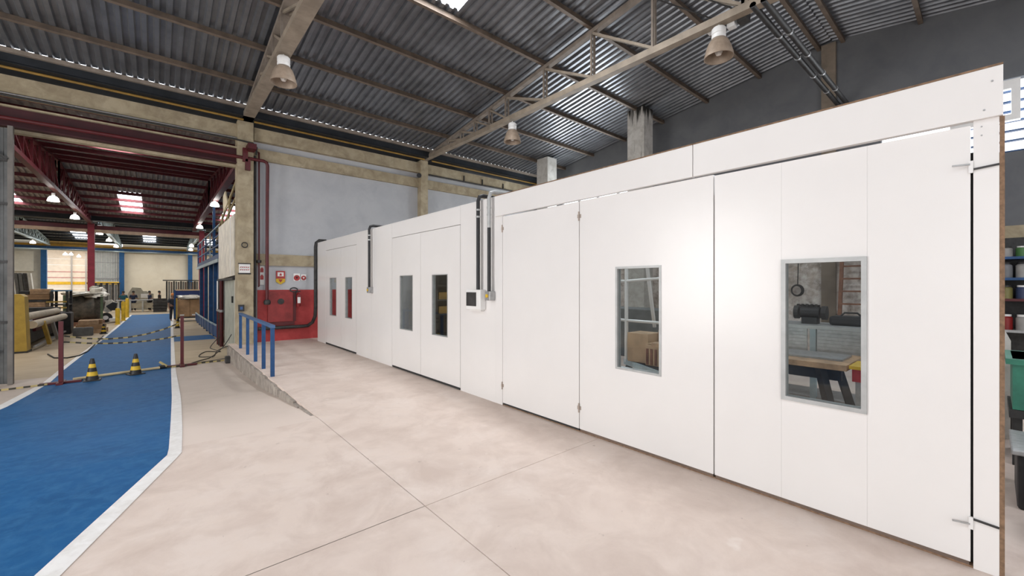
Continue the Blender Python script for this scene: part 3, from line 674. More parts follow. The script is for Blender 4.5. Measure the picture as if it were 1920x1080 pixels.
# ------------------------------------------------------------------ sliding gate leaf at the left
gate = thing('sliding_gate', (-3.2, 13.3, -.5), 'grey corrugated metal sliding gate leaf at the left frame edge', 'gate')
gm = MB(); x = -5.95; yb = 13.34
prof = []
while x < -2.44:
    prof += [(x, yb), (x+.05, yb), (x+.07, yb-.035), (x+.12, yb-.035)]; x += .14
for z in (-.40, 4.9): gm.v += [(px_, py_, z) for (px_, py_) in prof]
n = len(prof)
for i in range(n-1): gm.f.append((i, i+1, n+i+1, n+i))
gm.build('sheet', M_ALT, gate)
B(-2.335, -2.26, 13.28, 13.40, -.42, 4.95).build('edge_post', mat('gate_frame', (.17, .155, .14), .6, .2), gate)
for z in (.85, 2.1, 3.3, 4.2): B(-6, -2.335, 13.27, 13.30, z, z+.05).build('rail', M_DARK, gate)
MB().bar((-2.33, 13.28, 4.25), (-3.0, 13.28, 4.75), .04, .04).build('brace', M_DARK, gate); MB().bar((-2.45, 13.28, .3), (-3.2, 13.28, -.2), .04, .04).build('brace', M_DARK, gate)

# ------------------------------------------------------------------ stanchions, tape, cones
def stanchion(x, y, h, label):
    z = fz(y)
    s = thing('stanchion', (x, y, z), label, 'stanchion', 'red barrier posts')
    B(x-.034, x+.034, y-.034, y+.034, z+.05, z+h).build('post', M_REDPIPE, s)
    b = MB()
    b.box(x-.3, x+.3, y-.05, y+.05, z+.01, z+.05).box(x-.05, x+.05, y-.22, y+.22, z+.011, z+.049)
    b.build('cross_base', M_REDPIPE, s)
stanchion(-1.50, 12.62, 1.30, 'dark red barrier post at the left edge of the blue lane')
stanchion(.50, 13.5, 1.28, 'dark red barrier post right of the blue lane below the cardboard boxes')
M_TAPE_Y = mat('tape_yellow', (.50, .40, .17), .6); M_TAPE_K = mat('tape_black', (.05, .045, .03), .6)
def tape(pts, w, step, label, group, ym=None, km=None, vertical=True):
    t = thing('barrier_tape', pts[0], label, 'tape', group)
    P = [Vector(p) for p in pts]; seg = []
    for a, b in zip(P, P[1:]):
        L_ = (b-a).length; k = max(1, round(L_/step))
        seg += [(a+(b-a)*i/k, a+(b-a)*(i+1)/k) for i in range(k)]
    y = MB(); k2 = MB()
    for i, (a, b) in enumerate(seg): (y if i % 2 else k2).bar(a, b, .008 if vertical else w, w if vertical else .008)
    tag(y.build('yellow_stripes', ym or M_TAPE_Y, t), kind='stuff'); tag(k2.build('black_stripes', km or M_TAPE_K, t), kind='stuff')
    return t
def sag(a, b, s, n=6):
    a = Vector(a); b = Vector(b)
    return [tuple(a+(b-a)*i/n-Vector((0, 0, s*4*(i/n)*(1-i/n)))) for i in range(n+1)]
tape(sag((-1.46, 12.62, .46), (.46, 13.5, .36), .10), .032, .09, 'lower yellow and black barrier tape stretched between the red posts', 'barrier tapes')
tape(sag((-1.46, 12.66, .58), (.46, 13.5, .68), .20), .032, .09, 'upper sagging yellow and black barrier tape between the red posts', 'barrier tapes')
zt = lambda y: fz(y)+.03
bt = thing('barrier_pole', (-.55, 12.9, zt(12.9)), 'pale yellow pole lying across the blue lane behind the cones', 'pole')
MB().tube([(-1.35, 12.86, zt(12.86)+.01), (.18, 13.40, zt(13.40)+.01)], .03, 10).build('shaft', mat('pole_yellow', (.72, .58, .33), .6), bt, True)
MB().tube([(.06, 13.36, zt(13.36)+.02), (.2, 13.41, zt(13.4)+.02)], .045, 10).build('end_grip', M_BLACK, bt, True)
tape([(-2.35, 12.4, zt(12.4)), (-1.9, 12.5, zt(12.5)), (-1.2, 12.74, zt(12.74))], .035, .09, 'striped tape lying on the floor left of the left red post', 'floor tapes')
tape([(.2, 13.33, zt(13.3)), (.9, 13.55, zt(13.5)), (1.4, 13.62, zt(13.6))], .035, .09, 'striped tape lying on the floor right of the blue lane', 'floor tapes')
o = MB().bar((.06, 13.45, zt(13.4)+.14), (.2, 13.35, zt(13.3)+.03), .02, .05).build('tape_end', M_TAPE_Y, None, loc=(.1, 13.4, fz(13.4))); tag(o, 'loose curled end of yellow tape beside the white line', 'tape')
def cone(label):
    t = thing('traffic_cone', (0, 0, 0), label, 'cone', 'black and yellow cones')
    B(-.16, .16, -.16, .16, 0, .03).build('base', M_BLACK, t, bevel=.01)
    hs = [.03, .13, .235, .335, .43, .56]; rr = lambda z: .125-.09*(z-.03)/.53
    for i in range(5):
        z0, z1 = hs[i], hs[i+1]
        MB().lathe([(rr(z0), z0), (rr(z1), z1)] + ([(rr(z1)*.7, z1+.008), (0, z1+.01)] if i == 4 else []), n=20).build('band', [M_BLACK, M_YEL, M_BLACK, M_YEL, M_BLACK][i], t, True)
    return t
c0 = cone('black and yellow striped cone on the blue lane, left of the two near ones'); c0.location = (-1.04, 12.58, fz(12.58)+.004); c0.scale = (.84, .84, .84)
copy_tree(c0, (-.36, 12.86, fz(12.86)+.004), .4, label='black and yellow striped cone on the blue lane, right of the two near ones')
c3 = copy_tree(c0, (-1.88, 27.3, fz(27.3)), .2, label='distant black and yellow cone beside the brown lumber pile')
copy_tree(c0, (.86, 28.5, fz(28.5)), .2, label='distant black and yellow cone by the boxes right of the lane')

# ------------------------------------------------------------------ red hall: columns, cross beam
GR = 'red columns'
for x, lab in ((-3.02, 'dark red steel column at the left of the red hall end'), (2.4, 'bright red steel column behind the cardboard boxes')):
    o = B(x-.15, x+.15, 35.85, 36.15, fz(36), 5.4).build('steel_column', mat('red_column', (.27, .02, .04), .5, 0, .12, 4), None, loc=(x, 36, fz(36)), bevel=.01); tag(o, lab, 'column', GR)
cbm = thing('cross_beam', (0, 36, 4.9), 'long beige and red beam across the far end of the red hall', 'beam')
B(-11, 9, 35.9, 36.1, 4.86, 5.05).build('beige_beam', mat('beige_beam', (.55, .40, .28), .6), cbm)
B(-11, 9, 35.95, 36.15, 5.05, 5.3).build('red_beam', M_REDS, cbm)
B(-11, 9, 35.55, 36.4, 5.55, 5.6).build('gutter', M_GUT, cbm); B(-11, 9, 35.52, 35.56, 5.55, roof2(35.5)-.01).build('gutter_side', M_GUT, cbm)
# pipe across the blue hall
o = MB().tube([(-11, 50, 4.55), (8.9, 50, 4.55)], .06, 8).build('pipe', M_PALEB, None, True, loc=(0, 50, 4.55)); tag(o, 'long pale pipe across the blue hall below the lamps', 'pipe')
# blue hall structure
GB = 'blue columns'
for x, lab in ((-7.93, 'blue steel column left of the bright back room'), (-2.66, 'blue steel column in the middle of the far cream wall'), (2.83, 'blue steel column at the right end of the far cream wall')):
    o = B(x-.19, x+.19, 57.5, 57.85, fz(58), 5.2).build('steel_column', mat('blue_column', (.012, .10, .27), .5, 0, .12, 4), None, loc=(x, 57.7, fz(58)), bevel=.01); tag(o, lab, 'column', GB)
fb = thing('cross_beam', (0, 57.8, 4.9), 'blue beam with ochre strip along the far wall', 'beam')
B(-12, 9, 57.6, 57.8, 5.0, 5.3).build('blue_beam', M_BLUES, fb); B(-12, 9, 57.62, 57.8, 5.3, 5.5).build('ochre_beam', mat('ochre_beam', (.5, .28, .03), .6), fb)
wf = thing('wall_far', (0, 58, 0), 'cream wall at the far end of the blue hall', kind='structure')
B(-2.6, 9.2, 58, 58.2, fz(58), 5.9).build('plaster', M_CREAM, wf)
B(-13, -8.1, 58, 58.2, fz(58), 5.9).build('plaster', mat('far_white_wall', (.66, .63, .55), .8, 0, .05), wf)
B(-12.8, -8.6, 57.86, 57.98, 2.9, 4.75).build('white_board', mat('far_white_board', (.74, .71, .62), .7, 0, .04), wf)
B(-8.1, -4.9, 58, 58.2, 5.0, 5.9).build('lintel', M_OCHRE, wf)
for i in range(12):
    B(-4.85+i*.18, -4.85+i*.18+.165, 58-(i % 2)*.03, 58.1, 1.95, 5.0).build('sheet_panel', mat('translucent_grey', (.50, .52, .50), .5, 0, .08), wf)
B(-4.9, -2.6, 57.95, 57.99, 3.85, 3.92).build('rail', M_STEEL, wf); B(-4.9, -2.6, 57.95, 57.99, 2.2, 2.3).build('rail', M_STEEL, wf)
wsd = thing('wall_side', (9, 36, 0), 'side walls of the far halls', kind='structure')
B(9.0, 9.2, 14.2, 58.2, -.8, 7).build('plaster', M_CREAM, wsd); B(-13, -12.8, 14, 58.2, -.8, 7).build('plaster', M_CREAM, wsd)
# bright back room
wk = thing('wall_rear', (-6.5, 69, 0), 'white boarded wall of the bright back room with yellow rail', kind='structure')
for i, (z0, z1) in enumerate(((-.7, .4), (.41, 1.25), (1.26, 1.68), (2.0, 2.45), (2.47, 3.1), (3.13, 3.9), (3.92, 4.6), (4.62, 5.6))):
    B(-12, -3, 69, 69.2, z0, z1).build('board', mat('back_white', (.80, .74, .66), .7, 0, .05), wk)
B(-12, -3, 68.95, 69.15, 1.68, 2.0).build('yellow_rail', M_YEL, wk)
for z in (2.46, 3.12): B(-12, -3, 68.97, 69.1, z-.03, z+.06).build('pink_rail', mat('pink_rail', (.55, .25, .25), .6), wk)
for x in (-7.35, -6.2): B(x-.06, x+.06, 68.8, 68.9, -.7, 5.4).build('dark_post', M_STEEL, wk)
B(-5.55, -5.2, 66.5, 66.8, -.7, 5.2).build('yellow_post', M_YEL, wk)
B(-12, -3, 58.3, 69.2, 5.6, 5.7).build('roof_board', mat('back_roof', (.45, .30, .12), .7), wk)
area('back_room_daylight', (-6.6, 63.5, 5.5), (0, 0, 0), 3, 8, 330, (1, .93, .84))

# ------------------------------------------------------------------ people
def person(loc, rz, shirt, trousers, hair, label, arm='rest'):
    t = thing('person', loc, label, 'person'); t.rotation_euler.z = rz
    def skin(name, vs, es, rad, m, sub=1, root=0):
        me = bpy.data.meshes.new(name); me.from_pydata(vs, es, []); me.materials.append(m)
        o = bpy.data.objects.new(name, me); COL.objects.link(o); o.parent = t
        md = o.modifiers.new('skin', 'SKIN'); md.use_smooth_shade = True
        for i, r in enumerate(rad): me.skin_vertices[0].data[i].radius = (r if isinstance(r, tuple) else (r, r))
        me.skin_vertices[0].data[root].use_root = True
        s = o.modifiers.new('sub', 'SUBSURF'); s.levels = sub; s.render_levels = sub
        OFF[o.name] = OFF[t.name]
        return o
    fx = .32 if arm == 'front' else .06; hz = 1.08 if arm == 'front' else .82; ez = 1.10
    V = [(0, 0, .95), (0, 0, 1.15), (0, .0, 1.38), (0, .0, 1.50), (0, -.01, 1.60), (0, -.02, 1.72)]
    E = [(0, 1), (1, 2), (2, 3), (3, 4), (4, 5)]; Rr = [(.15, .11), (.14, .10), (.16, .10), (.055, .055), (.085, .095), (.075, .085)]
    for s in (-1, 1):
        n = len(V)
        V += [(s*.19, 0, 1.40), (s*.25, -.02, ez), (s*.24, -fx, hz), (s*.235, -fx-.06, hz-.05), (s*.235, -fx-.12, hz-.08)]
        E += [(2, n), (n, n+1), (n+1, n+2), (n+2, n+3), (n+3, n+4)]; Rr += [.065, .048, .035, .035, .02]
        E += [(n+2, n+5)]; V += [(s*.19, -fx-.07, hz-.04)]; Rr += [.014]
        n = len(V)
        V += [(s*.10, 0, .88), (s*.11, -.01, .50), (s*.115, .01, .10), (s*.12, -.12, .04)]
        E += [(0, n), (n, n+1), (n+1, n+2), (n+2, n+3)]; Rr += [.095, .07, .05, .04]
    skin('body', V, E, Rr, M_SKIN)
    sv = [(0, 0, .92), (0, 0, 1.15), (0, 0, 1.40)]; se = [(0, 1), (1, 2)]; sr = [(.175, .135), (.165, .125), (.185, .12)]
    for s in (-1, 1):
        n = len(sv); sv += [(s*.20, 0, 1.41), (s*.255, -.02, ez+.05)]; se += [(2, n), (n, n+1)]; sr += [.08, .066]
    skin('shirt', sv, se, sr, shirt)
    tv = [(0, 0, .95)]; te = []; tr = [(.165, .125)]
    for s in (-1, 1):
        n = len(tv); tv += [(s*.10, 0, .86), (s*.11, -.01, .5), (s*.115, .01, .08)]; te += [(0, n), (n, n+1), (n+1, n+2)]; tr += [.11, .085, .075]
    skin('trousers', tv, te, tr, trousers)
    MB().lathe([(0, .13), (.05, .125), (.09, .08), (.105, .02), (.1, -.03)], (loc[0], loc[1]+.015, loc[2]+1.68), 12).build('hair', hair, t, True)
    return t
m_navy = mat('navy_cloth', (.02, .03, .07), .8); m_dk = mat('dark_cloth', (.03, .03, .035), .8); m_teal = mat('teal_cloth', (.02, .12, .16), .8)
zf_ = fz(50)
person((-2.2, 49.9, zf_), R(185), m_teal, m_navy, M_BLACK, 'distant person in a teal shirt at the far table, second from the left', 'front')
person((-1.55, 50.15, zf_), R(160), m_navy, m_navy, M_BLACK, 'distant person in a navy shirt at the far table beside the grey machine', 'front')
person((-.45, 49.6, zf_), R(110), m_navy, m_dk, M_BLACK, 'distant person in a navy shirt leaning at the right end of the far table', 'front')
person((.22, 49.4, zf_), R(80), m_dk, m_dk, M_BLACK, 'distant person in dark clothes standing farthest right by the dark crates')
person((.82, 34.6, fz(34.6)), R(20), m_dk, m_dk, M_ORANGE, 'person in dark clothes with orange cap half hidden left of the cardboard boxes')

# ------------------------------------------------------------------ goods in the far halls
ft = thing('work_table', (-1.4, 48.8, fz(49)), 'long grey work table in front of the distant people', 'table')
B(-2.6, .0, 48.3, 49.3, fz(49)+.98, fz(49)+1.04).build('top', M_STEEL, ft)
for x in (-2.45, -1.7, -.9, -.12):
    for y in (48.4, 49.2): B(x-.05, x+.05, y-.05, y+.05, fz(49), fz(49)+.98).build('leg', mat('pale_leg', (.5, .5, .46), .5), ft)
B(-2.0, -.2, 48.5, 49.1, fz(49)+.3, fz(49)+.75).build('lower_shelf', mat('beige_bin', (.42, .36, .26), .7), ft)
mc = thing('machine', (-1.1, 52.5, fz(52)), 'grey rounded machine standing behind the far table', 'machine')
z = fz(52)
MB().prism([(-2.0, z), (-.2, z), (-.2, z+1.5), (-.5, z+1.55), (-.7, z+1.75), (-.95, z+1.75), (-1.1, z+2.05), (-1.7, z+2.1), (-2.0, z+1.5)], 'y', 52.2, 53.2).build('body', mat('machine_grey', (.42, .40, .33), .6), mc)
B(-1.1, -.5, 52.12, 52.2, z+1.1, z+1.5).build('white_panel', M_WHITE, mc)
ck = thing('crate_stack', (.2, 47.3, fz(47)), 'black plastic crates stacked at the right end of the far table', 'crate')
z = fz(47)
for i in range(4):
    MB().box(-.2, .7, 46.9, 47.7, z+i*.29+.01, z+i*.29+.27).box(-.24, .74, 46.86, 47.74, z+i*.29+.22, z+i*.29+.27).build('crate', M_DARK, ck)
rk = thing('slab_rack', (2.0, 55, fz(55)), 'dark rack of upright sheets against the cream wall', 'rack')
z = fz(55)
B(.5, 3.4, 54.8, 55.6, z+2.75, z+2.85).build('top_bar', M_DARK, rk)
for i in range(14):
    x = .75+i*.19
    B(x, x+.13, 54.9, 55.5, z, z+2.72-.04*(i % 3)).build('sheet', [M_DARK, M_GREYB, mat('brown_sheet', (.13, .09, .07), .6)][i % 3], rk)
rk2 = thing('slab_rack', (-3.8, 56, fz(56)), 'dark rack of upright boards below the grey sheet panels', 'rack')
z = fz(56)
for i in range(11):
    x = -4.9+i*.2
    B(x, x+.15, 55.9, 56.6, z, z+2.5-.1*(i % 2)).build('board', [M_DARK, M_GREYB][i % 2], rk2)
B(-5.0, -2.7, 55.85, 56.65, z+2.45, z+2.55).build('top_bar', M_DARK, rk2)
rk3 = thing('slab_rack', (-9.5, 52, fz(52)), 'row of leaning dark and white slabs at the far left', 'rack')
z = fz(52)
for i in range(12):
    x = -10.6+i*.26; lean = .25+.02*(i % 4)
    MB().prism([(x, z), (x+.17, z), (x+.17-lean, z+3.3), (x-lean, z+3.3)], 'y', 51.8, 52.3).build('slab', [M_DARK, M_WHITE, M_GREYB, M_GREYB, M_DARK, mat('pale_slab', (.55, .53, .48), .6)][i % 6], rk3)
# bollards
bol = thing('bollard', (0, 0, 0), 'b', 'bollard', 'yellow bollards')
MB().lathe([(0, 0), (.14, 0), (.14, .03), (.10, .05), (.10, .95), (.08, 1.0), (0, 1.02)], n=14).build('post', M_YEL, bol, True)
for i, (x, y, s, lab) in enumerate(((-1.72, 33.5, .95, 'nearest of three, left one'), (-1.62, 36.8, 1.25, 'tallest, middle one of three'), (-1.58, 40.5, 1.35, 'farthest of three, right one'))):
    o = bol if i == 0 else copy_tree(bol)
    o.location = (x, y, fz(y)); o.scale = (1, 1, s); o['label'] = 'yellow bollard at the left edge of the lane, '+lab
# plate rolling machine
rmach = thing('rolling_machine', (-3.6, 24, fz(24)), 'yellow plate rolling machine with two long pale rollers', 'machine')
z = fz(21)
MB().prism([(-4.5, z+.06), (-3.22, z+.06), (-3.28, z+1.85), (-3.36, z+1.93), (-4.4, z+1.95)], 'y', 20.7, 21.25).build('end_housing', M_YELD, rmach)
MB().prism([(-4.5, z), (-3.2, z), (-3.2, z+.06), (-4.5, z+.06)], 'y', 20.65, 21.3).build('foot', M_DARK, rmach)
B(-4.4, -3.35, 27.6, 28.1, fz(28), fz(28)+1.3).build('end_housing', M_DARK, rmach)
for (x, dz) in ((-3.42, 1.14), (-3.2, .88)):
    MB().tube([(x, 21.25, z+dz), (x, 27.6, fz(28)+dz)], .13, 16).build('roller', M_ROLL, rmach, True)
B(-4.2, -3.5, 21.25, 27.6, z+.1, z+.85).build('bed', M_DARK, rmach)
B(-3.5, -3.42, 23.4, 27.4, z+.5, z+.95).build('red_panel', M_REDS, rmach)
MB().bar((-3.1, 22.4, z+.9), (-3.02, 23.0, z+.05), .1, .12).build('lever', M_YELD, rmach)
MB().bar((-3.15, 24.3, z+.9), (-3.08, 25.1, z+.02), .1, .1).build('lever', M_STEEL, rmach)
MB().bar((-3.15, 21.3, z+.12), (-3.15, 27.6, z+.12), .06, .06).build('floor_rail', M_STEEL, rmach)
MB().bar((-3.25, 22, z+.85), (-3.25, 27.5, fz(28)+.85), .06, .05).build('guide_rail', M_STEEL, rmach)
# stacked boards behind the machine
z = fz(30)
for i, (x0, x1, y, h0, h1, m, lab) in enumerate(((-5.6, -4.0, 30.5, 0, 1.02, M_DARK, 'dark base stack of boards behind the rolling machine'),
        (-4.95, -4.12, 30.3, 1.03, 1.24, M_CARD, 'brown board stack, lowest above the dark base'), (-5.0, -4.15, 30.4, 1.25, 1.48, M_WOOD, 'thin tan plank layer in the middle of the board stack'),
        (-5.2, -4.05, 30.4, 1.49, 1.60, M_DARK, 'dark spacer layer in the board stack'), (-5.6, -4.0, 30.4, 1.61, 1.85, M_CARD, 'wide brown cardboard layer near the top of the board stack'),
        (-4.64, -4.02, 30.4, 1.86, 2.12, M_WOOD, 'tan cardboard box on top of the board stack'), (-5.0, -4.68, 30.4, 1.86, 2.02, M_BLACK, 'flat black case on top of the board stack'))):
    o = MB().box(x0, x1, y, y+1.2, z+h0, z+h1)
    if m in (M_CARD, M_WOOD): o.box(x0+.04, x1-.04, y-.02, y, z+h0+.02, z+(h0+h1)/2-.015).box(x0+.02, x1-.02, y-.02, y, z+(h0+h1)/2+.015, z+h1-.02)
    o = o.build('board_stack', m, None, loc=(x0, y, z+h0)); tag(o, lab, 'boards', 'stacked boards')
sh = thing('steel_shelf', (-4.2, 31, z), 'dark open shelf frame with yellow bars beside the board stack', 'shelf')
for x in (-3.92, -3.4):
    for y in (30.4, 31.6): B(x-.05, x+.05, y-.05, y+.05, z, z+2.0).build('upright', M_DARK, sh)
for h in (.9, 1.3): B(-3.95, -3.36, 30.35, 31.65, z+h, z+h+.06).build('shelf_board', M_DARK, sh)
for h in (1.15, 1.45): B(-4.1, -3.4, 30.24, 30.28, z+h, z+h+.07).build('yellow_bar', M_YELD, sh)
B(-3.95, -3.36, 30.35, 31.65, z+2.0, z+2.06).build('top_board', mat('blue_board', (.06, .18, .3), .6), sh)
o = B(-3.55, -3.05, 28.3, 29.2, fz(28.5), fz(28.5)+1.0).build('dark_cabinet', M_BLACK, None, loc=(-3.3, 28.7, fz(28.5)), bevel=.03); tag(o, 'black low cabinet at the end of the rolling machine', 'cabinet')
# wrapped bundle on rack
wbd = thing('wrapped_bundle', (-3.1, 34.2, fz(34)), 'large dark bundle under a crumpled pale plastic sheet', 'bundle')
def blob(name, c, s, m, seed, parent, amp=.18, nu=16, nv=10, smooth=True):
    rnd = random.Random(seed); mb = MB()
    ph = [(rnd.uniform(0, 6.3), rnd.randint(2, 5), rnd.randint(1, 4)) for _ in range(5)]
    for i in range(nv+1):
        t = math.pi*i/nv
        for j in range(nu):
            p = 2*math.pi*j/nu
            r = 1+amp*sum(math.sin(a*p+q*t+f) for f, a, q in ph)/2.2
            sq = lambda v: math.copysign(abs(v)**.7, v)
            mb.v.append((c[0]+s[0]*r*sq(math.sin(t))*sq(math.cos(p)), c[1]+s[1]*r*sq(math.sin(t))*sq(math.sin(p)), c[2]+s[2]*r*sq(math.cos(t))))
    for i in range(nv):
        for j in range(nu):
            j2 = (j+1) % nu; mb.f.append((i*nu+j, (i+1)*nu+j, (i+1)*nu+j2, i*nu+j2))
    return mb.build(name, m, parent, smooth)
z = fz(36)
blob('bundle', (-3.1, 34.2, z+.95), (.72, .7, .72), M_BUNDLE, 3, wbd)
blob('plastic_sheet', (-3.05, 34.2, z+1.78), (.8, .75, .14), M_PLASTIC, 8, wbd, .35)
blob('plastic_fold', (-2.6, 34.2, z+1.98), (.32, .35, .2), M_PLASTIC, 11, wbd, .3)
for x in (-3.85, -2.38): B(x-.05, x+.05, 33.4, 33.5, z, z+1.75).build('rack_post', mat('green_post', (.08, .12, .06), .6), wbd)
B(-3.9, -2.35, 33.4, 34.9, z+.0, z+.22).build('pallet', M_WOODD, wbd)
# lumber pile
z = fz(28)
rnd = random.Random(9)
for i in range(9):
    lev = i//3; col = i % 3
    x0 = -3.0+.1*rnd.random()+lev*.1; x1 = -2.0+.2*rnd.random()-lev*.08
    y = 28.0+col*.32; h = .20
    o = MB().box(x0, x1, y, y+.28, z+lev*(h+.01), z+lev*(h+.01)+h).build('timber_bundle', [M_WOOD, M_CARD2, M_CARD][rnd.randint(0, 2)], None, loc=(x0, y, z+lev*(h+.01))); tag(o, 'brown timber bundle in the %s layer of the lumber pile, %s' % (['bottom', 'middle', 'top'][lev], ['front row', 'middle row', 'rear row'][col]), 'timber', 'lumber pile')
blk = MB().box(-2.82, -2.2, 26.7, 27.1, fz(27)+.0, fz(27)+.36)
for i in range(2): blk.box(-2.78+i*.3, -2.54+i*.3, 26.74, 27.06, fz(27)+.36, fz(27)+.375)
o = blk.build('concrete_block', M_GREYB, None, loc=(-2.5, 26.9, fz(27)), bevel=.01); tag(o, 'dark grey block in front of the lumber pile', 'block')
# white hand truck / mower-like cart
ct = thing('hand_cart', (-2.0, 37.4, fz(36)), 'white cart with a black wheel and low flat deck near the lane', 'cart')
z = fz(36)
B(-2.2, -1.75, 35.2, 36.6, z+.12, z+.28).build('deck', M_WHITE, ct, bevel=.03)
MB().prism([(-2.75, z+.9), (-2.45, z+1.35), (-2.1, z+1.4), (-2.0, z+1.25), (-2.35, z+1.0), (-2.1, z+.7), (-2.3, z+.6)], 'y', 35.6, 36.2).build('hood', M_PLASTIC, ct)
MB().prism([(-2.35, z+1.02), (-2.05, z+1.26), (-1.85, z+1.2), (-1.9, z+.75), (-2.15, z+.75)], 'y', 35.55, 36.25).build('engine', M_BLACK, ct)
MB().tube([(-2.35, 35.4, z+.32), (-2.35, 35.6, z+.32)], .3, 18).build('wheel', M_BLACK, ct); MB().tube([(-2.35, 35.38, z+.32), (-2.35, 35.4, z+.32)], .13, 14).build('wheel_hub', M_WHITE, ct)
# cardboard boxes on cart right of the lane
cart = thing('box_trolley', (1.5, 33.6, fz(33)), 'flat trolley with blue posts carrying the cardboard boxes', 'trolley')
z = fz(33)
B(.95, 2.2, 33.3, 34.4, z+.22, z+.3).build('deck', M_DARK, cart)
for x in (1.05, 2.1):
    MB().tube([(x-.05, 33.5, z+.12), (x+.05, 33.5, z+.12)], .12, 12).build('wheel', M_BLACK, cart)
MB().bar((.9, 34.3, z+.2), (.9, 34.3, z+2.0), .08, .08).build('blue_post', M_BLUES, cart)
B(.9, 2.3, 34.3, 34.4, z+1.45, z+1.95).build('blue_back', mat('blue_dark', (.015, .03, .12), .6), cart)
B(.9, 2.3, 34.28, 34.42, z+1.95, z+2.03).build('top_plank', M_CARD2, cart)
B(.93, 1.0, 33.2, 33.3, z+.2, z+1.5).build('yellow_post', M_YELD, cart)
for i, (x0, x1) in enumerate(((1.02, 1.62), (1.63, 2.16))):
    b = thing('cardboard_box', (x0, 33.4, z+.3), ['large brown cardboard box on the trolley, left of two', 'large brown cardboard box on the trolley, right of two'][i], 'box', 'boxes on the trolley')
    B(x0, x1, 33.35, 34.2, z+.3, z+1.38).build('carton', M_CARD, b, bevel=.01)
    B(x0+.1, x0+.32, 33.34, 33.35, z+.38, z+.46).build('label', M_WHITE, b)
pc = thing('plastic_cover', (1.6, 33.7, z+1.4), 'crumpled pale plastic sheet on top of the cardboard boxes', 'sheet')
blob('sheet', (1.6, 33.75, z+1.53), (.62, .5, .12), M_PLASTIC, 5, pc, .25)
# blue railing and mezzanine
mz = thing('mezzanine', (2.4, 27, fz(27)), 'blue steel mezzanine platform with railing at the right of the red hall', 'platform')
for i, y in enumerate((21.4, 23.2, 25.4, 28.0, 31.0)):
    B(1.98, 2.14, y-.08, y+.08, fz(y), 2.75).build('column', M_BLUES, mz)
for y in (22.2, 24.2, 26.5, 29.5): B(2.3, 2.4, y-.05, y+.05, fz(y), 2.75).build('inner_post', M_BLUES, mz)
B(1.92, 4.4, 20.6, 32, 2.75, 2.92).build('deck', M_BLUES, mz)
B(1.88, 1.94, 20.6, 32, 2.58, 2.72).build('pale_edge', M_PALEB, mz)
for h in (3.3, 3.7, 4.1): MB().bar((1.95, 20.4, h), (1.95, 32, h), .05, .05).build('rail', M_BLUES if h < 4 else M_PALEB, mz)
for y in (20.6, 22.4, 24.4, 26.6, 29, 31.8): B(1.92, 1.98, y-.03, y+.03, 2.9, 4.1).build('rail_post', M_PALEB if y in (24.4, 29) else M_BLUES, mz)
B(1.96, 2.06, 23.3, 23.4, 2.9, 5.6).build('tall_post', M_BLUES, mz)
B(2.6, 2.7, 20.8, 31.8, -.65, 2.7).build('dark_backing', mat('mezz_back', (.09, .085, .08), .8), mz)
bf = thing('blue_fence', (1.95, 26, fz(26)), 'low blue fence panel along the floor below the mezzanine', 'fence')
for k in range(9):
    y0 = 19.2+k*1.55
    MB().bar((1.9, y0, fz(y0)+.55), (1.9, y0+1.5, fz(y0+1.5)+.55), .05, .06).build('rail', M_PALEB, bf)
    MB().bar((1.9, y0, fz(y0)+.28), (1.9, y0+1.5, fz(y0+1.5)+.28), .03, .42).build('panel', M_BLUES, bf)
    B(1.87, 1.93, y0-.03, y0+.03, fz(y0), fz(y0)+.58).build('post', M_BLUES, bf)
# cream cabinet panel and lower door beside the column
cp = thing('hanging_panel', (1.78, 16.5, 1.9), 'large cream panel hanging left of the concrete column', 'panel')
MB().prism([(14.6, 1.93), (18.6, 1.84), (18.6, 3.75), (14.6, 3.75)], 'x', 1.74, 1.82).build('board', mat('cream_panel', (.74, .68, .58), .5), cp)
B(1.70, 1.83, 14.6, 18.65, 1.80, 1.86).build('bottom_rail', M_DARK, cp)
for y in (15.4, 18.4): B(1.733, 1.742, y-.03, y+.03, 1.95, 3.74).build('seam', M_PANELT, cp)
ld = thing('panel_door', (1.8, 15.6, fz(16)), 'pale green grey door panel below the cream hanging panel', 'door')
B(1.78, 1.84, 14.2, 17.2, fz(15)+.05, 1.79).build('leaf', mat('pale_green_door', (.40, .41, .35), .6), ld)
B(1.72, 1.80, 14.15, 14.35, fz(14.2), 1.79).build('frame_post', mat('cream_post', (.62, .56, .46), .6), ld)
B(1.74, 1.79, 15.1, 15.2, 1.1, 1.3).build('handle', M_DARK, ld)
for i, (y, m, lab) in enumerate(((17.8, M_REDPIPE, 'nearer dark red pipe post beside the pale door'), (18.7, M_WHITE, 'white pipe post with red lower half beside the blue posts'), (18.25, M_DARK, 'dark pipe post between the red and white ones'))):
    p = thing('pipe_post', (1.75, y, fz(y)), lab, 'post', 'pipe posts under the cream panel')
    MB().tube([(1.75, y, .7), (1.75, y, 1.79)], .06, 10).build('upper', m, p, True)
    MB().tube([(1.75, y, fz(y)), (1.75, y, .7)], .06, 10).build('lower', M_REDPIPE if m is M_WHITE else m, p, True)
    MB().tube([(1.75, y, .68), (1.75, y, .76)], .075, 10).build('collar', M_STEEL, p)
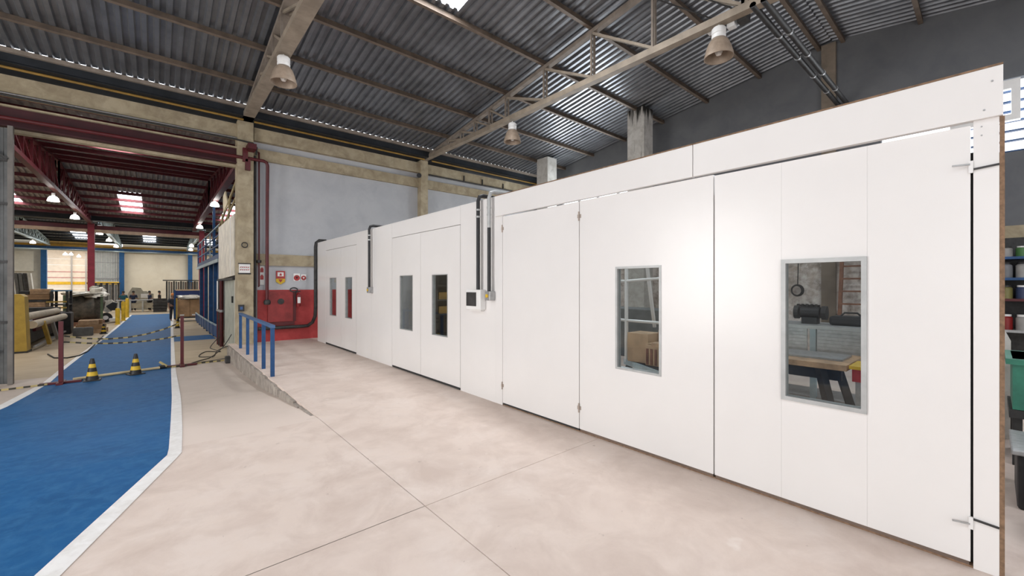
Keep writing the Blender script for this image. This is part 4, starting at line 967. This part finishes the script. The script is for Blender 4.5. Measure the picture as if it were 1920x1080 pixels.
# yellow tubes above cream panel
st = thing('stair_frame', (1.9, 18, 3.9), 'beige tube frame of a stair rising above the cream panel', 'stair')
for (a, b) in (((1.85, 14.3, 4.95), (1.9, 20.5, 3.85)), ((1.85, 14.3, 4.45), (1.9, 20.5, 3.55)), ((1.87, 16.5, 4.6), (1.87, 17.2, 3.75)), ((1.88, 18.8, 4.3), (1.88, 18.9, 3.5))):
    MB().tube([a, b], .035, 8).build('tube', mat('stair_beige', (.42, .33, .17), .6), st, True)
MB().prism([(17.0, 4.35), (18.4, 4.25), (18.5, 4.9), (17.9, 5.0)], 'x', 1.86, 1.9).build('plate', mat('stair_plate', (.7, .6, .42), .6), st)
# floor cables
bb = thing('floor_box', (1.5, 13.3, fz(13.3)), 'small black box on the floor at the foot of the column', 'box')
B(1.38, 1.52, 13.15, 13.35, fz(13.2), fz(13.2)+.18).build('body', M_DARK, bb, bevel=.015)
for i, pts in enumerate(([(1.45, 13.4, .0), (1.3, 14.2, -.2), (1.25, 14.8, -.46), (.95, 15.2, -.46), (1.2, 16.4, -.49), (1.55, 16.0, -.48), (1.4, 17.5, -.52), (1.75, 17.7, -.1)],
                         [(1.42, 13.3, -.3), (1.1, 13.9, -.43), (.7, 13.8, -.43), (1.15, 14.6, -.45), (1.5, 14.9, -.2), (1.75, 15.0, .2)])):
    pts = [(x, y, max(z, fz(y)+.015)) for x, y, z in pts]
    # smooth
    P = []
    for a, b, c, d in zip([pts[0]]+pts, pts, pts[1:], pts[2:]+[pts[-1]]):
        for k in range(6):
            t = k/6; P.append(tuple(.5*(2*b[q]+(c[q]-a[q])*t+(2*a[q]-5*b[q]+4*c[q]-d[q])*t*t+(3*b[q]-a[q]-3*c[q]+d[q])*t**3) for q in range(3)))
    P = [(x, y, max(z, fz(y)+.012)) for x, y, z in P]
    o = MB().tube(P, .012, 6).build('cable', M_CABLE, None, True, loc=pts[0]); tag(o, ['long black cable coiling on the floor left of the column', 'shorter black cable hanging and coiling beside the small black box'][i], 'cable')
hp = [(-1.45+.25*i, 17.4+1.9*(i/6)**2*1.0, 0) for i in range(0, 7)]
o = MB().tube([(-2.6, 19.5, fz(19.5)+.02), (-2.3, 18.2, fz(18.2)+.02), (-2.0, 17.9, fz(17.9)+.02), (-1.8, 18.3, fz(18.3)+.02), (-1.72, 19.5, fz(19.5)+.02), (-1.75, 22, fz(22)+.02), (-1.8, 26, fz(26)+.02)], .02, 8).build('hose', M_CABLE, None, True, loc=(-2, 18, fz(18))); tag(o, 'dark hose curving on the floor left of the blue lane', 'hose')

# ------------------------------------------------------------------ workshop behind the partition
wt = thing('work_bench', (5.5, 1.9, 0), 'wooden bench with black trestle legs seen through the largest window', 'bench')
for i in range(4): B(5.06+i*.205, 5.06+i*.205+.2, .92, 3.0, .81, .865).build('plank', M_WOOD, wt)
for y in (1.15, 2.75):
    MB().bar((5.15, y, .81), (5.0, y-.2, 0), .07, .07).build('leg', M_DARK, wt); MB().bar((5.78, y, .81), (5.88, y-.2, 0), .07, .07).build('leg', M_DARK, wt)
MB().bar((5.5, 1.2, .25), (5.5, 2.7, .7), .06, .06).build('brace', M_DARK, wt); MB().bar((5.3, 1.0, .72), (5.3, 2.9, .72), .08, .1).build('apron', M_DARK, wt)
o = B(5.3, 5.75, 1.0, 2.9, .866, .885).build('steel_plate', M_STEEL, None, loc=(5.5, 1.9, .866)); tag(o, 'flat grey steel plate lying on the wooden bench', 'plate')
vs = thing('bench_stand', (5.25, .85, 0), 'red and yellow jack stand at the corner of the wooden bench', 'stand')
B(5.1, 5.3, .72, .86, 0, .72).build('column', M_STEEL, vs); B(5.07, 5.33, .70, .88, .72, .84).build('red_head', M_RED, vs); B(5.05, 5.45, .68, .9, .84, .87).build('yellow_plate', M_YEL, vs); B(5.0, 5.4, .66, .9, 0, .03).build('foot', M_REDPIPE, vs)
rb = thing('rear_bench', (6.3, 2.0, 0), 'long bench clad in grey corrugated sheets behind the wooden bench', 'bench')
B(5.97, 6.6, .6, 2.9, 1.12, 1.16).build('top', M_ALU, rb)
for (a, b) in ((.62, 1.36), (1.46, 2.88)):
    q = MB()
    for k in range(8): q.box(5.96, 5.98+.008*(k % 2), a, b, .80+k*.04, .80+k*.04+.038)
    q.build('sheet_panel', M_STEEL, rb)
for y in (.7, 1.41, 2.8): B(5.99, 6.05, y-.03, y+.03, 0, 1.12).build('leg', M_PALEB, rb)
B(6.0, 6.55, .7, 2.85, .25, .3).build('lower_shelf', M_STEEL, rb)
gd = thing('bench_grinder', (6.3, 1.5, 1.16), 'black bench grinder on the rear bench', 'grinder')
B(6.2, 6.35, 1.42, 1.58, 1.16, 1.24).build('foot', M_BLACK, gd)
MB().tube([(6.28, 1.40, 1.30), (6.28, 1.60, 1.30)], .07, 14).build('motor', M_BLACK, gd, True)
for y in (1.33, 1.62): MB().tube([(6.28, y, 1.30), (6.28, y+.05, 1.30)], .085, 16).build('wheel', M_DARK, gd)
tb = thing('tool_bag', (6.3, 1.15, 1.16), 'long black tool bag lying on the rear bench', 'bag')
B(6.2, 6.5, .92, 1.30, 1.16, 1.27).build('body', M_BLACK, tb, bevel=.03); MB().tube([(6.35, 1.0, 1.26), (6.35, 1.05, 1.31), (6.35, 1.17, 1.31), (6.35, 1.22, 1.26)], .012, 6).build('handle', M_DARK, tb, True)
co = thing('hose_coil', (13.0, 3.6, 1.5), 'dark coiled hose hanging on the worn wall', 'hose')
for k in range(4):
    MB().tube([(13.08-.02*k, 3.42+(.14-.008*k)*math.cos(a), 1.50+(.15-.006*k)*math.sin(a)) for a in [i*math.pi/10 for i in range(21)]], .018, 6).build('turn', M_DARK, co, True)
MB().tube([(13.1, 3.42, 1.62), (13.1, 3.40, 2.5)], .012, 6).build('cord', M_DARK, co)
ts = thing('tool_strip', (13.1, 3.2, 1.0), 'dark wall mounted tool strip below the hose coil', 'rack')
B(13.12, 13.198, 2.95, 3.45, .98, 1.12).build('board', M_BLACK, ts)
for k in range(5): B(13.08, 13.12, 2.98+k*.1, 3.03+k*.1, .93, 1.14).build('tool', M_DARK, ts)
la = thing('ladder', (12.8, 2.2, 0), 'brown wooden ladder leaning on the worn wall', 'ladder')
for y in (1.95, 2.45): MB().bar((12.6, y, 0), (13.1, y, 2.9), .07, .09).build('stile', M_WOODD, la)
for k in range(9): MB().bar((12.62+k*.055, 1.95, .25+k*.31), (12.62+k*.055, 2.45, .25+k*.31), .04, .04).build('rung', M_WOODD, la)
# trolley with white frame and boxes (second window)
tr = thing('frame_trolley', (6.5, 4.0, 0), 'white tube frame trolley seen through the second window', 'trolley')
for (a, b) in (((6.72, 4.50, .2), (6.72, 4.50, 2.3)), ((7.2, 4.2, .85), (6.6, 4.05, 2.4)), ((6.2, 3.5, .2), (6.2, 3.5, .55))):
    MB().tube([a, b], .035, 8).build('tube', M_WHITE, tr, True)
for zz in (1.72, .98): MB().tube([(6.9, 5.0, zz), (6.72, 4.5, zz), (6.3, 3.5, zz+.04)], .025, 8).build('cross_tube', M_WHITE, tr, True)
MB().bar((6.75, 4.55, .2), (6.15, 3.45, .2), .06, .1).build('deck_rail', M_PALEB, tr); MB().bar((7.5, 4.2, .2), (6.95, 3.1, .2), .06, .1).build('deck_rail', M_PALEB, tr)
MB().prism([(6.75, 4.55), (6.15, 3.45), (6.95, 3.1), (7.5, 4.2)], 'z', .22, .26).build('deck', M_DARK, tr)
for (x, y) in ((6.72, 4.45), (6.2, 3.5), (7.4, 4.1), (6.95, 3.2)): MB().tube([(x, y-.03, .08), (x, y+.03, .08)], .08, 12).build('wheel', M_BLACK, tr)
for i, (x, y, h, w, lab) in enumerate(((6.75, 4.15, .52, .42, 'tall cardboard box on the frame trolley'), (6.62, 3.72, .36, .40, 'low open cardboard box with slotted side on the frame trolley'), (7.03, 3.75, .58, .35, 'cardboard box at the back of the frame trolley'))):
    b = thing('cardboard_box', (x, y, .26), lab, 'box', 'boxes behind the second window')
    B(-w/2+x, w/2+x, -w/2+y, w/2+y, .26, .26+h).build('carton', M_CARD2, b, bevel=.006)
    if i == 1:
        for k in range(5): B(x-w/2-.01, x-w/2, y-w/2+.02+k*.08, y-w/2+.06+k*.08, .28, .55).build('slot', M_WOODD, b)
        MB().bar((x-.05, y-.18, .635), (x-.05, y+.18, .635), .28, .01).build('flap', M_CARD2, b)
    b.rotation_euler.z = 0
o = B(8.2, 9.0, 4.2, 6.2, 0, 1.1).build('dark_cabinet', M_GREYB, None, loc=(8.6, 5, 0), bevel=.02); tag(o, 'low grey cabinet far behind the white frame trolley', 'cabinet')
# machine seen through the dark window
mk = thing('tool_cabinet', (6.6, 10.4, 0), 'dark tall cabinet with ochre shelves behind the dark middle window', 'cabinet')
B(5.85, 7.3, 10.6, 10.7, 0, 2.3).build('back', M_BLACK, mk)
for x in (5.85, 7.25): B(x, x+.05, 10.0, 10.6, 0, 2.3).build('side', M_BLACK, mk)
for zz in (.2, .8, 1.2, 1.6, 2.2): B(5.9, 7.25, 10.0, 10.6, zz, zz+.04).build('shelf', M_DARK, mk)
for (x, zz, w) in ((6.0, .84, .5), (6.6, .84, .45), (6.0, 1.24, .3), (6.45, 1.24, .55)):
    B(x, x+w, 10.1, 10.5, zz, zz+.2).build('drawer', M_OCHRE, mk)
# right wall shelf with jars
shf = thing('wall_shelf', (12.8, -.8, 0), 'blue edged shelf rack full of jars at the right frame edge', 'shelf')
for i, (zz, m) in enumerate(((2.15, M_BLUES), (1.74, M_BLUES), (1.33, M_REDPIPE), (.72, M_STEEL))):
    B(12.6, 13.12, -2.0, .25, zz, zz+.05).build('shelf_board', m, shf)
for y in (-2.0, .2): B(12.6, 12.66, y, y+.05, 0, 2.6).build('upright', M_DARK, shf)
B(13.12, 13.15, -2.0, .25, .3, 2.6).build('shade_back_panel', M_DARK, shf); B(12.6, 13.12, .25, .28, 0, 2.6).build('shade_side_panel', M_DARK, shf)  # dark back and side added to paint in the corner's shade
jar_cols = [('jar_orange', (.45, .16, .03)), ('jar_grey', (.35, .36, .38)), ('jar_blue', (.05, .08, .2)), ('jar_green', (.10, .30, .08)), ('jar_white', (.6, .58, .55)), ('jar_red', (.45, .02, .02)), ('jar_olive', (.40, .36, .12))]
def jar(x, y, z, r, h, m, lab):
    j = thing('jar', (x, y, z), lab, 'jar', 'jars on the right wall shelf')
    MB().lathe([(0, 0), (r, 0), (r, h*.78), (r*.75, h*.86), (r*.75, h*.88), (0, h*.88)], (x, y, z), 12).build('body', m, j, True)
    MB().lathe([(r*.8, h*.87), (r*.8, h), (0, h)], (x, y, z), 12).build('lid', M_WHITE if random.random() > .5 else M_DARK, j, True)
rows = ['top shelf', 'second shelf', 'third shelf', 'bottom shelf']
colw = {'jar_orange': 'orange', 'jar_grey': 'grey', 'jar_blue': 'dark blue', 'jar_green': 'green', 'jar_white': 'white', 'jar_red': 'red', 'jar_olive': 'olive'}
seqs = [['jar_green', 'jar_white', 'jar_green'], ['jar_orange', 'jar_grey', 'jar_white', 'jar_orange'], ['jar_blue', 'jar_olive', 'jar_blue', 'jar_grey'], ['jar_olive', 'jar_red', 'jar_white', 'jar_orange']]
ords = ['first', 'second', 'third', 'fourth']
for i, zz in enumerate((2.2, 1.79, 1.38, .77)):
    for k, nm in enumerate(seqs[i]):
        c = tuple(v*.55 for v in dict(jar_cols)[nm])  # jar colours darkened to stand for the dim corner
        jar(12.72, .02-k*.2, zz, .085, [.2, .3, .26, .3][i], mat(nm, c, .4), '%s jar on the %s at the right frame edge, %s from the left' % (colw[nm], rows[i], ords[k]))
gb = thing('green_crate', (6.2, -.35, .5), 'green plastic crate behind the end of the white partition', 'crate')
MB().box(5.9, 6.6, -.9, -.12, .52, .98).box(5.86, 6.64, -.94, -.08, .93, .98).build('body', M_GREEN, gb)
gs = thing('crate_stand', (6.2, -.4, 0), 'dark stand below the green crate', 'stand')
B(5.9, 6.6, -.9, -.1, .44, .515).build('top', M_DARK, gs)
for x in (5.95, 6.5):
    for y in (-.85, -.15): B(x, x+.06, y-.03, y+.03, 0, .44).build('leg', M_DARK, gs)
o = MB().prism([(.2, 0), (.2, 1.36), (-.02, 1.34), (-.13, 1.05), (-.13, 0)], 'x', 6.9, 6.95).build('leaning_board', M_PILLAR, None, loc=(6.9, .03, 0)); tag(o, 'pale board leaning behind the partition end', 'board')
dr = thing('drum', (4.35, -.33, 0), 'dark grey metal drum on the floor behind the partition end', 'drum')
MB().lathe([(0, 0), (.17, 0), (.18, .02), (.18, .3), (.165, .36), (.12, .4), (.1, .42), (.1, .46), (0, .46)], (4.35, -.33, 0), 24).build('body', M_DARK, dr, True)
MB().lathe([(.11, .455), (.11, .48), (.06, .5), (0, .5)], (4.35, -.33, 0), 20).build('lid', M_STEEL, dr, True)
bn = thing('storage_bin', (5.0, -.4, 0), 'dark storage bin with grey lid behind the drum', 'bin')
B(4.8, 5.4, -.9, -.12, 0, .40).build('body', M_BLACK, bn, bevel=.02); B(4.77, 5.43, -.93, -.09, .40, .44).build('lid', M_STEEL, bn, bevel=.01)
